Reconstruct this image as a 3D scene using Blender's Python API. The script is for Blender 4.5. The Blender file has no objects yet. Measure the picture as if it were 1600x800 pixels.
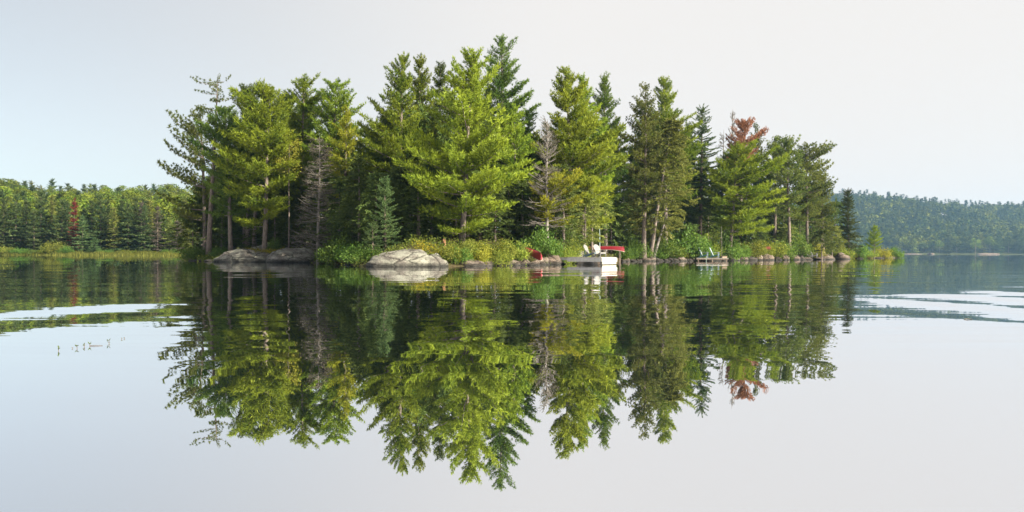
import bpy, math, random
import numpy as np
from mathutils import Vector, Matrix, noise as mnoise

S = bpy.context.scene
COL = S.collection
R = math.radians

# ------------------------------------------------------------------ camera
F = 1386.0            # focal length in pixels of the 1600 px wide photograph
CAMH = 0.9            # seen from a seat in a small boat
ROLL = 0.0032
cam_data = bpy.data.cameras.new('camera')
cam = bpy.data.objects.new('camera', cam_data)
COL.objects.link(cam)
cam_data.sensor_width = 36.0
cam_data.lens = 36.0 * F / 1600.0
cam_data.clip_start = 0.05
cam_data.clip_end = 6000.0
cam.matrix_world = (Matrix.Translation((0, 0, CAMH)) @ Matrix.Rotation(R(90) - 6.0 / F, 4, 'X')
                    @ Matrix.Rotation(ROLL, 4, 'Z'))
S.camera = cam

# ------------------------------------------------------------------ sky, sun, exposure
SUN_EL = R(36.0)
SUN_AZ = R(118.0)     # clockwise from the view direction (+Y)
world = bpy.data.worlds.new('World')
S.world = world
world.use_nodes = True
wn, wl_ = world.node_tree.nodes, world.node_tree.links
wn.clear()
sky = wn.new('ShaderNodeTexSky')
sky.sky_type = 'NISHITA'
sky.sun_disc = False
sky.sun_elevation = SUN_EL
sky.sun_rotation = SUN_AZ
sky.altitude = 300
sky.air_density = 0.7
sky.dust_density = 1.0
sky.ozone_density = 1.0
# a thin veil of high haze over the clear sky, denser towards the sun
geo_w = wn.new('ShaderNodeTexCoord')
dotn = wn.new('ShaderNodeVectorMath')
dotn.operation = 'DOT_PRODUCT'
dotn.inputs[1].default_value = (math.sin(SUN_AZ), math.cos(SUN_AZ), 0.0)
vf = wn.new('ShaderNodeMapRange')
vf.interpolation_type = 'SMOOTHSTEP'
vf.inputs['From Min'].default_value = -0.95
vf.inputs['From Max'].default_value = -0.38
vf.inputs['To Min'].default_value = 0.35
vf.inputs['To Max'].default_value = 0.93
veil = wn.new('ShaderNodeMix')
veil.data_type = 'RGBA'
veil.inputs[7].default_value = (4.62, 4.42, 4.22, 1)
bg = wn.new('ShaderNodeBackground')
bg.inputs['Strength'].default_value = 0.0515
wo = wn.new('ShaderNodeOutputWorld')
wl_.new(geo_w.outputs['Generated'], dotn.inputs[0])
wl_.new(dotn.outputs['Value'], vf.inputs['Value'])
wl_.new(vf.outputs[0], veil.inputs[0])
hsv = wn.new('ShaderNodeHueSaturation')
hsv.inputs['Saturation'].default_value = 0.62
wl_.new(sky.outputs[0], hsv.inputs['Color'])
tintn = wn.new('ShaderNodeMix')
tintn.data_type = 'RGBA'
tintn.blend_type = 'MULTIPLY'
tintn.inputs[0].default_value = 1.0
tintn.inputs[7].default_value = (0.76, 0.79, 0.72, 1)
wl_.new(hsv.outputs[0], tintn.inputs[6])
wl_.new(tintn.outputs[2], veil.inputs[6])
wl_.new(veil.outputs[2], bg.inputs['Color'])
wl_.new(bg.outputs[0], wo.inputs['Surface'])

sd = bpy.data.lights.new('sun', 'SUN')
sd.energy = 5.0
sd.angle = R(0.6)
sd.color = (1.0, 0.89, 0.68)
sun = bpy.data.objects.new('sun', sd)
COL.objects.link(sun)
sv = Vector((math.cos(SUN_EL) * math.sin(SUN_AZ), math.cos(SUN_EL) * math.cos(SUN_AZ), math.sin(SUN_EL)))
sun.rotation_euler = sv.to_track_quat('Z', 'Y').to_euler()
sun.location = sv * 100

S.view_settings.view_transform = 'Standard'
S.view_settings.look = 'None'
S.view_settings.gamma = 1.0
S.view_settings.use_curve_mapping = False
S.view_settings.exposure = 2.0
S.cycles.max_bounces = 6
S.cycles.diffuse_bounces = 2
S.cycles.glossy_bounces = 3
S.cycles.transmission_bounces = 4
S.cycles.volume_bounces = 0
S.cycles.use_denoising = True
S.cycles.denoiser = 'OPENIMAGEDENOISE'
S.cycles.denoising_input_passes = 'RGB_ALBEDO_NORMAL'
S.cycles.denoising_prefilter = 'ACCURATE'


# ------------------------------------------------------------------ helpers
def hor(x):
    return 394.0 + (800.0 - x) * ROLL


def W(x, y, Y):
    """the point at depth Y that the photograph shows at pixel x, y"""
    return np.array([(x - 800.0) / F * Y, Y, CAMH + (hor(x) - y) / F * Y])


def PX(x, Y):
    return (x - 800.0) / F * Y


def mesh_tris(name, V, T, mats, tint=None, mi=None, smooth=False):
    """numpy verts (n,3) and triangles (m,3) to a mesh datablock"""
    me = bpy.data.meshes.new(name)
    V = np.ascontiguousarray(V, dtype=np.float32)
    T = np.ascontiguousarray(T, dtype=np.int32)
    m = len(T)
    me.vertices.add(len(V))
    me.vertices.foreach_set('co', V.ravel())
    me.loops.add(3 * m)
    me.loops.foreach_set('vertex_index', T.ravel())
    me.polygons.add(m)
    me.polygons.foreach_set('loop_start', np.arange(0, 3 * m, 3, dtype=np.int32))
    if mi is not None:
        me.polygons.foreach_set('material_index', np.asarray(mi, dtype=np.int32))
    me.polygons.foreach_set('use_smooth', np.full(m, smooth, dtype=bool))
    if tint is not None:
        a = me.attributes.new('tint', 'FLOAT', 'POINT')
        a.data.foreach_set('value', np.asarray(tint, dtype=np.float32))
    me.update(calc_edges=True)
    for mt in (mats if isinstance(mats, (list, tuple)) else [mats]):
        me.materials.append(mt)
    return me


def link(name, me, parent=None, loc=None):
    o = bpy.data.objects.new(name, me)
    COL.objects.link(o)
    if parent is not None:
        o.parent = parent
    if loc is not None:
        o.location = loc
    return o


def tag(o, label=None, cat=None, group=None, kind=None):
    if label:
        o['label'] = label
    if cat:
        o['category'] = cat
    if group:
        o['group'] = group
    if kind:
        o['kind'] = kind
    return o


class MB:
    """collects boxes, tubes and lofts into one mesh"""

    def __init__(self):
        self.V, self.T, self.n = [], [], 0

    def add(self, V, T):
        V = np.asarray(V, float)
        self.V.append(V)
        self.T.append(np.asarray(T, int) + self.n)
        self.n += len(V)
        return self

    def box(self, c, size, rot=None, taper=1.0):
        sx, sy, sz = [s / 2 for s in size]
        v = np.array([[x * sx * (taper if z > 0 else 1), y * sy * (taper if z > 0 else 1), z * sz]
                      for z in (-1, 1) for y in (-1, 1) for x in (-1, 1)])
        if rot is not None:
            v = v @ np.array(rot).T
        v = v + np.asarray(c, float)
        t = [[0, 2, 1], [1, 2, 3], [4, 5, 6], [5, 7, 6], [0, 1, 4], [1, 5, 4], [2, 6, 3], [3, 6, 7],
             [0, 4, 2], [2, 4, 6], [1, 3, 5], [3, 7, 5]]
        return self.add(v, t)

    def tube(self, pts, rad, sides=6, cap=True):
        V, T = tube(pts, rad, sides, cap)
        return self.add(V, T)

    def build(self, name, mat, parent=None, loc=None, smooth=False):
        me = mesh_tris(name, np.concatenate(self.V), np.concatenate(self.T), mat, smooth=smooth)
        return link(name, me, parent, loc)


def tube(pts, rad, sides=6, cap=True):
    pts = np.asarray(pts, float)
    rad = np.asarray(rad, float)
    n = len(pts)
    tan = np.gradient(pts, axis=0)
    tan /= np.linalg.norm(tan, axis=1, keepdims=True) + 1e-9
    ref = np.array([0, 0, 1.0]) if abs(tan[0][2]) < 0.8 else np.array([1.0, 0, 0])
    u = np.cross(tan, ref)
    u /= np.linalg.norm(u, axis=1, keepdims=True) + 1e-9
    w = np.cross(tan, u)
    a = np.arange(sides) * 2 * math.pi / sides
    V = (pts[:, None, :] + rad[:, None, None] * (np.cos(a)[None, :, None] * u[:, None, :]
                                                  + np.sin(a)[None, :, None] * w[:, None, :])).reshape(-1, 3)
    i = np.arange(n - 1)[:, None] * sides
    j = np.arange(sides)[None, :]
    k = (j + 1) % sides
    a0, a1, b0, b1 = i + j, i + k, i + sides + j, i + sides + k
    T = np.concatenate([np.stack([a0, a1, b1], -1).reshape(-1, 3), np.stack([a0, b1, b0], -1).reshape(-1, 3)])
    if cap:
        V = np.concatenate([V, pts[:1], pts[-1:]])
        c0, c1 = n * sides, n * sides + 1
        jj = np.arange(sides)
        kk = (jj + 1) % sides
        e = (n - 1) * sides
        T = np.concatenate([T, np.stack([np.full(sides, c0), kk, jj], -1), np.stack([np.full(sides, c1), e + jj, e + kk], -1)])
    return V, T


def rotz(a):
    c, s = math.cos(a), math.sin(a)
    return np.array([[c, -s, 0], [s, c, 0], [0, 0, 1.0]])


def roty(a):
    c, s = math.cos(a), math.sin(a)
    return np.array([[c, 0, s], [0, 1.0, 0], [-s, 0, c]])


def rotx(a):
    c, s = math.cos(a), math.sin(a)
    return np.array([[1.0, 0, 0], [0, c, -s], [0, s, c]])


ONES = ['first', 'second', 'third', 'fourth', 'fifth', 'sixth', 'seventh', 'eighth', 'ninth', 'tenth', 'eleventh',
        'twelfth', 'thirteenth', 'fourteenth', 'fifteenth', 'sixteenth', 'seventeenth', 'eighteenth', 'nineteenth']
TENS = {20: 'twent', 30: 'thirt', 40: 'fort', 50: 'fift', 60: 'sixt'}


def ordinal(i):
    """1 -> first"""
    if i < 20:
        return ONES[i - 1]
    t, o = i // 10 * 10, i % 10
    return TENS[t] + ('ieth' if o == 0 else 'y-' + ONES[o - 1])


# ------------------------------------------------------------------ materials
class NT:
    def __init__(self, name):
        self.m = bpy.data.materials.new(name)
        self.m.use_nodes = True
        self.t = self.m.node_tree
        self.t.nodes.clear()
        self.out = self.t.nodes.new('ShaderNodeOutputMaterial')

    def n(self, typ, **kw):
        nd = self.t.nodes.new(typ)
        for k, v in kw.items():
            setattr(nd, k, v)
        return nd

    def l(self, a, b):
        self.t.links.new(a, b)

    def val(self, sock, v):
        if hasattr(v, 'is_linked'):
            self.l(v, sock)
        else:
            sock.default_value = v

    def math(self, op, a, b=None, c=None, clamp=False):
        nd = self.n('ShaderNodeMath', operation=op, use_clamp=clamp)
        self.val(nd.inputs[0], a)
        if b is not None:
            self.val(nd.inputs[1], b)
        if c is not None:
            self.val(nd.inputs[2], c)
        return nd.outputs[0]

    def ramp(self, fac, stops, interp='LINEAR'):
        nd = self.n('ShaderNodeValToRGB')
        nd.color_ramp.interpolation = interp
        el = nd.color_ramp.elements
        while len(el) < len(stops):
            el.new(0.5)
        for e, (p, c) in zip(el, stops):
            e.position = p
            e.color = (c[0], c[1], c[2], 1)
        self.l(fac, nd.inputs[0])
        return nd.outputs[0]

    def noise(self, scale, detail=3.0, rough=0.55, vec=None, dim='3D'):
        nd = self.n('ShaderNodeTexNoise', noise_dimensions=dim)
        nd.inputs['Scale'].default_value = scale
        nd.inputs['Detail'].default_value = detail
        nd.inputs['Roughness'].default_value = rough
        if vec is not None:
            self.l(vec, nd.inputs['Vector'])
        return nd

    def mix(self, fac, a, b, blend='MIX'):
        nd = self.n('ShaderNodeMix', data_type='RGBA', blend_type=blend)
        self.val(nd.inputs[0], fac)
        for s, v in ((nd.inputs[6], a), (nd.inputs[7], b)):
            if hasattr(v, 'is_linked'):
                self.l(v, s)
            else:
                s.default_value = (v[0], v[1], v[2], 1)
        return nd.outputs[2]

    def surf(self, color, rough=0.8, bump=None, bump_d=0.1, spec=0.3, metallic=0.0):
        p = self.n('ShaderNodeBsdfPrincipled')
        self.val(p.inputs['Base Color'], color if hasattr(color, 'is_linked') else (*color, 1))
        self.val(p.inputs['Roughness'], rough)
        p.inputs['Specular IOR Level'].default_value = spec
        p.inputs['Metallic'].default_value = metallic
        if bump is not None:
            b = self.n('ShaderNodeBump')
            b.inputs['Strength'].default_value = 1.0
            b.inputs['Distance'].default_value = bump_d
            self.l(bump, b.inputs['Height'])
            self.l(b.outputs[0], p.inputs['Normal'])
        self.l(p.outputs[0], self.out.inputs['Surface'])
        return self.m


def foliage_mat(name, dark, light, trans=0.35, rand=0.25, gloss=0.006):
    """needles or leaves: the colour runs from old growth to young tips with the tint of each tuft"""
    t = NT(name)
    at = t.n('ShaderNodeAttribute', attribute_name='tint')
    col = t.mix(at.outputs['Fac'], dark, light)
    oi = t.n('ShaderNodeObjectInfo')
    f = t.math('MULTIPLY_ADD', oi.outputs['Random'], 2 * rand, 1.0 - rand)
    hs = t.n('ShaderNodeHueSaturation')
    t.l(col, hs.inputs['Color'])
    t.l(f, hs.inputs['Value'])
    hv = t.math('MULTIPLY_ADD', oi.outputs['Random'], 0.03, 0.485)
    t.l(hv, hs.inputs['Hue'])
    d = t.n('ShaderNodeBsdfDiffuse')
    tr = t.n('ShaderNodeBsdfTranslucent')
    t.l(hs.outputs[0], d.inputs['Color'])
    t2 = t.mix(1.0, hs.outputs[0], (1.25, 1.2, 0.6), 'MULTIPLY')
    t.l(t2, tr.inputs['Color'])
    mx = t.n('ShaderNodeMixShader')
    mx.inputs[0].default_value = trans
    t.l(d.outputs[0], mx.inputs[1])
    t.l(tr.outputs[0], mx.inputs[2])
    g = t.n('ShaderNodeBsdfGlossy')
    g.inputs['Roughness'].default_value = 0.45
    m2 = t.n('ShaderNodeMixShader')
    m2.inputs[0].default_value = gloss
    t.l(mx.outputs[0], m2.inputs[1])
    t.l(g.outputs[0], m2.inputs[2])
    t.l(m2.outputs[0], t.out.inputs['Surface'])
    return t.m


def bark_mat(name, a, b, scale=3.0):
    t = NT(name)
    tc = t.n('ShaderNodeTexCoord')
    mp = t.n('ShaderNodeMapping')
    mp.inputs['Scale'].default_value = (6, 6, 1.2)
    t.l(tc.outputs['Object'], mp.inputs['Vector'])
    nz = t.noise(scale, 4, 0.65, mp.outputs[0])
    c = t.ramp(nz.outputs['Fac'], [(0.3, a), (0.7, b)])
    return t.surf(c, 0.9, nz.outputs['Fac'], 0.06, 0.15)


def plain_mat(name, col, rough=0.6, var=0.25, scale=8.0, spec=0.3, bump=0.0):
    t = NT(name)
    tc = t.n('ShaderNodeTexCoord')
    nz = t.noise(scale, 4, 0.6, tc.outputs['Object'])
    c = t.ramp(nz.outputs['Fac'], [(0.25, [v * (1 - var) for v in col]), (0.75, [min(1, v * (1 + var)) for v in col])])
    return t.surf(c, rough, nz.outputs['Fac'] if bump else None, bump, spec)


def rock_mat(name, base, lichen, wet=0.22, lich=0.55):
    t = NT(name)
    tc = t.n('ShaderNodeTexCoord')
    geo = t.n('ShaderNodeNewGeometry')
    n1 = t.noise(1.1, 6, 0.62, geo.outputs['Position'])
    n2 = t.noise(5.5, 5, 0.7, geo.outputs['Position'])
    n3 = t.noise(22.0, 3, 0.7, geo.outputs['Position'])
    c = t.ramp(n2.outputs['Fac'], [(0.28, [v * 0.55 for v in base]), (0.5, base), (0.75, [min(1, v * 1.35) for v in base])])
    lm = t.ramp(n1.outputs['Fac'], [(lich - 0.07, (0, 0, 0)), (lich + 0.05, (1, 1, 1))])
    c = t.mix(lm, c, lichen)
    sp = t.ramp(n3.outputs['Fac'], [(0.3, (0.5, 0.5, 0.5)), (0.6, (1, 1, 1))])
    c = t.mix(1.0, c, sp, 'MULTIPLY')
    # joints in the stone, long along the bedding
    mp = t.n('ShaderNodeMapping')
    mp.inputs['Scale'].default_value = (0.55, 0.55, 1.9)
    mp.inputs['Rotation'].default_value = (0.1, 0.25, 0.3)
    wob = t.mix(0.22, geo.outputs['Position'], n2.outputs['Color'], 'ADD')
    t.l(wob, mp.inputs['Vector'])
    vo = t.n('ShaderNodeTexVoronoi', feature='DISTANCE_TO_EDGE')
    vo.inputs['Scale'].default_value = 1.0
    t.l(mp.outputs[0], vo.inputs['Vector'])
    ck = t.ramp(vo.outputs['Distance'], [(0.008, (0.22, 0.21, 0.2)), (0.045, (1, 1, 1))])
    c = t.mix(0.85, c, ck, 'MULTIPLY')
    n4 = t.noise(2.4, 6, 0.75, mp.outputs[0])
    c = t.mix(0.7, c, t.ramp(n4.outputs['Fac'], [(0.36, (0.4, 0.38, 0.36)), (0.56, (1, 1, 1))]), 'MULTIPLY')
    # the stain that the lake leaves along the waterline
    sx = t.n('ShaderNodeSeparateXYZ')
    t.l(geo.outputs['Position'], sx.inputs[0])
    zz = t.math('MULTIPLY_ADD', n2.outputs['Fac'], -0.35, sx.outputs[2])
    zz = t.math('ADD', zz, 0.17)
    st = t.math('SUBTRACT', 1.0, t.math('DIVIDE', zz, wet, clamp=True), clamp=True)
    st = t.math('POWER', st, 0.5)
    c = t.mix(st, c, (0.018, 0.018, 0.017))
    h = t.math('ADD', n2.outputs['Fac'], t.math('MULTIPLY', n3.outputs['Fac'], 0.4))
    h = t.math('ADD', h, t.math('MULTIPLY', t.math('MINIMUM', vo.outputs['Distance'], 0.06), 9.0))
    return t.surf(c, 0.85, h, 0.12, 0.25)


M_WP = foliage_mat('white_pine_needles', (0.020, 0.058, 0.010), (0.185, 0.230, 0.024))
M_WPD = foliage_mat('dark_pine_needles', (0.015, 0.044, 0.011), (0.105, 0.150, 0.026))  # deeper green needles of the darker white pines
M_WPY = foliage_mat('young_yellow_pine_needles', (0.055, 0.095, 0.014), (0.27, 0.275, 0.028))
M_RP = foliage_mat('red_pine_needles', (0.026, 0.052, 0.015), (0.150, 0.175, 0.045))
M_SP = foliage_mat('spruce_needles', (0.018, 0.040, 0.016), (0.085, 0.11, 0.040), trans=0.2)
M_SPB = foliage_mat('blue_green_fir_needles', (0.028, 0.062, 0.026), (0.115, 0.165, 0.062), trans=0.2)
M_CE = foliage_mat('cedar_scales', (0.030, 0.055, 0.016), (0.11, 0.145, 0.040), trans=0.25)
M_CEG = foliage_mat('olive_cedar_scales', (0.040, 0.066, 0.018), (0.22, 0.245, 0.065), trans=0.25)
M_RUST = foliage_mat('rusty_dead_needles', (0.11, 0.048, 0.032), (0.28, 0.13, 0.085), trans=0.25)
M_RED = foliage_mat('scarlet_dead_needles', (0.07, 0.016, 0.012), (0.20, 0.045, 0.03), trans=0.2)
M_LEAF = foliage_mat('shrub_leaves', (0.04, 0.075, 0.012), (0.20, 0.225, 0.042), trans=0.4, rand=0.25)
M_LEAFG = foliage_mat('green_shrub_leaves', (0.03, 0.075, 0.014), (0.11, 0.18, 0.04), trans=0.4, rand=0.2)
M_LEAFY = foliage_mat('yellow_leaves', (0.10, 0.12, 0.018), (0.27, 0.26, 0.04), trans=0.4)
M_DEC = foliage_mat('broadleaf_crown', (0.026, 0.058, 0.008), (0.13, 0.16, 0.018), trans=0.12, rand=0.3)
M_GRAYF = foliage_mat('dry_grey_needles', (0.05, 0.046, 0.038), (0.125, 0.115, 0.095), trans=0.2)
M_GRASS = foliage_mat('shore_grass', (0.05, 0.062, 0.014), (0.145, 0.145, 0.034), trans=0.35)
M_MOSS = foliage_mat('moss_and_herbs', (0.09, 0.10, 0.012), (0.28, 0.24, 0.02), trans=0.3)
M_FERN = foliage_mat('undergrowth_leaves', (0.03, 0.055, 0.012), (0.13, 0.15, 0.03), trans=0.35)
M_BARK = bark_mat('grey_brown_bark', (0.06, 0.05, 0.045), (0.19, 0.16, 0.145))
M_BARKR = bark_mat('red_pine_bark', (0.055, 0.046, 0.042), (0.17, 0.14, 0.125))
M_BARKD = bark_mat('dark_bark', (0.05, 0.04, 0.035), (0.15, 0.12, 0.10))
M_DEAD = bark_mat('weathered_grey_wood', (0.075, 0.07, 0.066), (0.20, 0.185, 0.175))
M_ROCK = rock_mat('granite_with_lichen', (0.155, 0.145, 0.135), (0.255, 0.26, 0.23), 0.26, 0.50)
M_ROCKT = rock_mat('tan_pink_granite', (0.135, 0.105, 0.088), (0.20, 0.17, 0.15), 0.22, 0.56)
M_ROCKD = rock_mat('dark_shore_stone', (0.055, 0.048, 0.045), (0.14, 0.125, 0.11), 0.18, 0.62)


# ------------------------------------------------------------------ the lake
def water_mat():
    t = NT('lake_water')
    geo = t.n('ShaderNodeNewGeometry')
    sx = t.n('ShaderNodeSeparateXYZ')
    t.l(geo.outputs['Position'], sx.inputs[0])
    X, Y = sx.outputs[0], sx.outputs[1]

    def nz(scx, scy, detail, seed, rot=0.0):
        mp = t.n('ShaderNodeMapping')
        mp.inputs['Scale'].default_value = (scx, scy, 1)
        mp.inputs['Location'].default_value = (seed, seed * 1.7, 0)
        mp.inputs['Rotation'].default_value = (0, 0, rot)
        t.l(geo.outputs['Position'], mp.inputs['Vector'])
        nd = t.noise(1.0, detail, 0.5, mp.outputs[0], '2D')
        s = t.n('ShaderNodeSeparateColor')
        t.l(nd.outputs['Color'], s.inputs[0])
        return (t.math('SUBTRACT', s.outputs[0], 0.5), t.math('SUBTRACT', s.outputs[1], 0.5))

    def sstep(v, a, b):
        nd = t.n('ShaderNodeMapRange', interpolation_type='SMOOTHSTEP')
        t.l(v, nd.inputs['Value'])
        nd.inputs['From Min'].default_value = a
        nd.inputs['From Max'].default_value = b
        return nd.outputs[0]

    # broad slow undulation, everywhere
    a1 = nz(0.06, 0.30, 1.0, 3.1)
    # longer waves towards the island, small ripples nearer the boat
    b1 = nz(0.13, 0.62, 2.0, 57.1, R(5))
    a2 = nz(0.32, 1.6, 1.5, 11.3, R(6))
    a3 = nz(0.7, 4.0, 1.5, 23.7, R(-5))
    patch = nz(0.035, 0.07, 1.0, 41.0)
    pm = t.math('MAXIMUM', t.math('MULTIPLY_ADD', patch[0], 2.6, 1.0), 0.25)
    m1 = t.math('MULTIPLY', sstep(Y, 9.0, 17.0), t.math('SUBTRACT', 1.0, t.math('MULTIPLY', sstep(Y, 45.0, 110.0), 0.75)))
    m2 = t.math('MULTIPLY', sstep(Y, 4.5, 11.0), t.math('SUBTRACT', 1.0, t.math('MULTIPLY', sstep(Y, 20.0, 50.0), 0.6)))
    k1 = t.math('MULTIPLY', t.math('MULTIPLY', m1, 0.024), pm)
    k2 = t.math('MULTIPLY', t.math('MULTIPLY_ADD', m2, 0.011, 0.0030), pm)
    k3 = t.math('MULTIPLY', t.math('MULTIPLY_ADD', m2, 0.006, 0.0010), pm)
    sy = t.math('MULTIPLY', a1[0], 0.007)
    sxs = t.math('MULTIPLY', a1[1], 0.004)
    for nn, kk in ((b1, k1), (a2, k2), (a3, k3)):
        sy = t.math('ADD', sy, t.math('MULTIPLY', nn[0], kk))
        sxs = t.math('ADD', sxs, t.math('MULTIPLY', nn[1], t.math('MULTIPLY', kk, 3.0)))
    # faint rings running out over the right side of the lake
    dx = t.math('SUBTRACT', X, 26.0)
    dy = t.math('SUBTRACT', Y, 62.0)
    rad = t.math('SQRT', t.math('ADD', t.math('MULTIPLY', dx, dx), t.math('MULTIPLY', dy, dy)))
    rad = t.math('ADD', rad, t.math('MULTIPLY', a1[1], 3.0))
    ring = t.math('SINE', t.math('MULTIPLY', rad, 2.6))
    msk = t.math('MULTIPLY', sstep(X, 5.0, 13.0), t.math('MULTIPLY', sstep(Y, 15.0, 19.0), t.math('SUBTRACT', 1.0, sstep(Y, 32.0, 60.0))))
    sy = t.math('ADD', sy, t.math('MULTIPLY', t.math('MULTIPLY', ring, msk), 0.0045))

    # the spreading wake of a boat: single long swells, each with a crest line on the water
    def wake(p0, p1, width, amp, fade=2.5):
        dx, dy = p1[0] - p0[0], p1[1] - p0[1]
        L = math.hypot(dx, dy)
        ux, uy = dx / L, dy / L
        wob = t.math('MULTIPLY', nz(0.25, 0.25, 1.0, p0[0] * 3.3 + p0[1])[0], 0.5)
        u = t.math('ADD', t.math('MULTIPLY', t.math('SUBTRACT', X, p0[0]), ux), t.math('MULTIPLY', t.math('SUBTRACT', Y, p0[1]), uy))
        v = t.math('ADD', t.math('MULTIPLY', t.math('SUBTRACT', X, p0[0]), -uy), t.math('MULTIPLY', t.math('SUBTRACT', Y, p0[1]), ux))
        v = t.math('DIVIDE', t.math('ADD', v, wob), width)
        g = t.math('EXPONENT', t.math('MULTIPLY', t.math('MULTIPLY', v, v), -1.0))
        win = t.math('MULTIPLY', sstep(u, -fade, fade * 0.2), t.math('SUBTRACT', 1.0, sstep(u, L - fade * 0.2, L + fade)))
        return t.math('MULTIPLY', t.math('MULTIPLY', g, win), amp)

    for args in WAKES:
        sy = t.math('ADD', sy, wake(*args))

    nrm = t.n('ShaderNodeCombineXYZ')
    t.l(sxs, nrm.inputs[0])
    t.l(t.math('MULTIPLY', sy, -1.0), nrm.inputs[1])
    nrm.inputs[2].default_value = 1.0
    nv = t.n('ShaderNodeVectorMath', operation='NORMALIZE')
    t.l(nrm.outputs[0], nv.inputs[0])
    gl = t.n('ShaderNodeBsdfGlossy')
    gl.inputs['Roughness'].default_value = 0.0
    gl.inputs['Color'].default_value = (0.97, 0.975, 1.0, 1)
    t.l(nv.outputs[0], gl.inputs['Normal'])
    df = t.n('ShaderNodeBsdfDiffuse')
    df.inputs['Color'].default_value = (0.010, 0.016, 0.012, 1)
    fr = t.n('ShaderNodeFresnel')
    fr.inputs['IOR'].default_value = 1.33
    mx = t.n('ShaderNodeMixShader')
    t.l(t.math('MULTIPLY_ADD', fr.outputs[0], 0.14, 0.84), mx.inputs[0])
    t.l(df.outputs[0], mx.inputs[1])
    t.l(gl.outputs[0], mx.inputs[2])
    t.l(mx.outputs[0], t.out.inputs['Surface'])
    return t.m


def wpt(x, y):
    Y = F * CAMH / (y - hor(x))
    return (PX(x, Y), Y)


# crest lines on the water, (start, end, half width in metres, slope)
WAKES = [
    (wpt(1405, 467), wpt(1670, 488), 0.75, 0.020),
    (wpt(1310, 480), wpt(1500, 491), 0.36, -0.020),
    (wpt(1490, 468), wpt(1670, 478), 0.40, -0.012),
    (wpt(1490, 459), wpt(1670, 470), 0.70, 0.028),
    (wpt(1570, 452), wpt(1670, 458), 0.70, 0.032),
    (wpt(-40, 502), wpt(200, 483), 0.62, 0.018),
    (wpt(-40, 522), wpt(260, 492), 0.50, -0.015),
    (wpt(-40, 470), wpt(290, 464), 1.0, -0.009),
]

lake = MB().add([[-900, -260, 0], [1700, -260, 0], [1700, 2080, 0], [-900, 2080, 0]], [[0, 1, 2], [0, 2, 3]]).build('lake_water', water_mat())
tag(lake, 'calm dark lake mirroring the wooded island and the pale sky', 'lake', kind='structure')

# ------------------------------------------------------------------ island ground
SHORE = [(286, 85), (310, 79), (340, 75.5), (410, 74), (480, 72), (520, 66), (560, 56), (590, 53.2), (640, 53.5), (690, 54.5), (760, 57.5), (830, 62),
         (870, 67), (905, 76), (950, 86), (1000, 92), (1100, 97), (1200, 112), (1280, 125), (1330, 142), (1404, 178)]
ISL = np.array([(PX(x, y), y) for x, y in SHORE] + [(80, 186), (62, 178), (42, 163), (18, 143), (-8, 122), (-24, 108), (-33, 97)])


def isl_dist(x, y):
    """signed distance to the island outline, positive inside"""
    p = np.stack([np.atleast_1d(np.asarray(x, float)), np.atleast_1d(np.asarray(y, float))], -1)
    a = ISL
    b = np.roll(ISL, -1, 0)
    ab = b - a
    d = np.full(len(p), 1e9)
    ins = np.zeros(len(p), bool)
    for i in range(len(a)):
        ap = p - a[i]
        tt = np.clip((ap @ ab[i]) / (ab[i] @ ab[i]), 0, 1)
        d = np.minimum(d, np.linalg.norm(ap - tt[:, None] * ab[i], axis=1))
        cond = ((a[i][1] > p[:, 1]) != (b[i][1] > p[:, 1]))
        xi = (b[i][0] - a[i][0]) * (p[:, 1] - a[i][1]) / (b[i][1] - a[i][1] + 1e-12) + a[i][0]
        ins ^= cond & (p[:, 0] < xi)
    return np.where(ins, d, -d)


def isl_h(x, y):
    x = np.atleast_1d(np.asarray(x, float))
    y = np.atleast_1d(np.asarray(y, float))
    d = isl_dist(x, y)
    A = np.interp(x, [-32, -22, -10, 0, 8, 20, 45, 60, 76], [1.6, 2.0, 3.2, 3.4, 2.4, 1.6, 1.5, 1.2, 0.7])
    h = np.where(d > 0, A * (1 - np.exp(-np.maximum(d, 0) / 7.0)) - 0.05, d * 0.5 - 0.05)
    return h + 0.10 * np.sin(x * 1.3 + y * 0.7) * np.clip(d / 3, 0, 1) + 0.07 * np.sin(x * 0.6 - y * 1.9 + 1.0) * np.clip(d / 3, 0, 1)


def build_island():
    gx = np.linspace(-40, 86, 190)
    gy = np.linspace(49, 192, 200)
    XX, YY = np.meshgrid(gx, gy)
    Z = isl_h(XX.ravel(), YY.ravel())
    Z = np.maximum(Z, -0.8)
    V = np.stack([XX.ravel(), YY.ravel(), Z], -1)
    nx = len(gx)
    i, j = np.meshgrid(np.arange(len(gy) - 1), np.arange(nx - 1), indexing='ij')
    a = (i * nx + j).ravel()
    T = np.concatenate([np.stack([a, a + 1, a + nx + 1], -1), np.stack([a, a + nx + 1, a + nx], -1)])
    keep = (Z[T] > -0.75).any(1)
    t = NT('forest_floor')
    geo = t.n('ShaderNodeNewGeometry')
    n1 = t.noise(0.7, 5, 0.6, geo.outputs['Position'])
    n2 = t.noise(6.0, 4, 0.7, geo.outputs['Position'])
    c = t.ramp(n1.outputs['Fac'], [(0.3, (0.035, 0.045, 0.014)), (0.5, (0.06, 0.05, 0.025)), (0.7, (0.09, 0.065, 0.035))])
    c2 = t.mix(t.math('MULTIPLY', n2.outputs['Fac'], 0.6), c, (0.02, 0.022, 0.012))
    m = t.surf(c2, 0.95, n2.outputs['Fac'], 0.15, 0.1)
    o = link('island_ground', mesh_tris('island_ground', V, T[keep], m, smooth=True))
    tag(o, 'brown and mossy ground of the wooded island', 'ground', kind='structure')


build_island()


def ground_z(x, y):
    return float(isl_h(x, y)[0])


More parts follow.
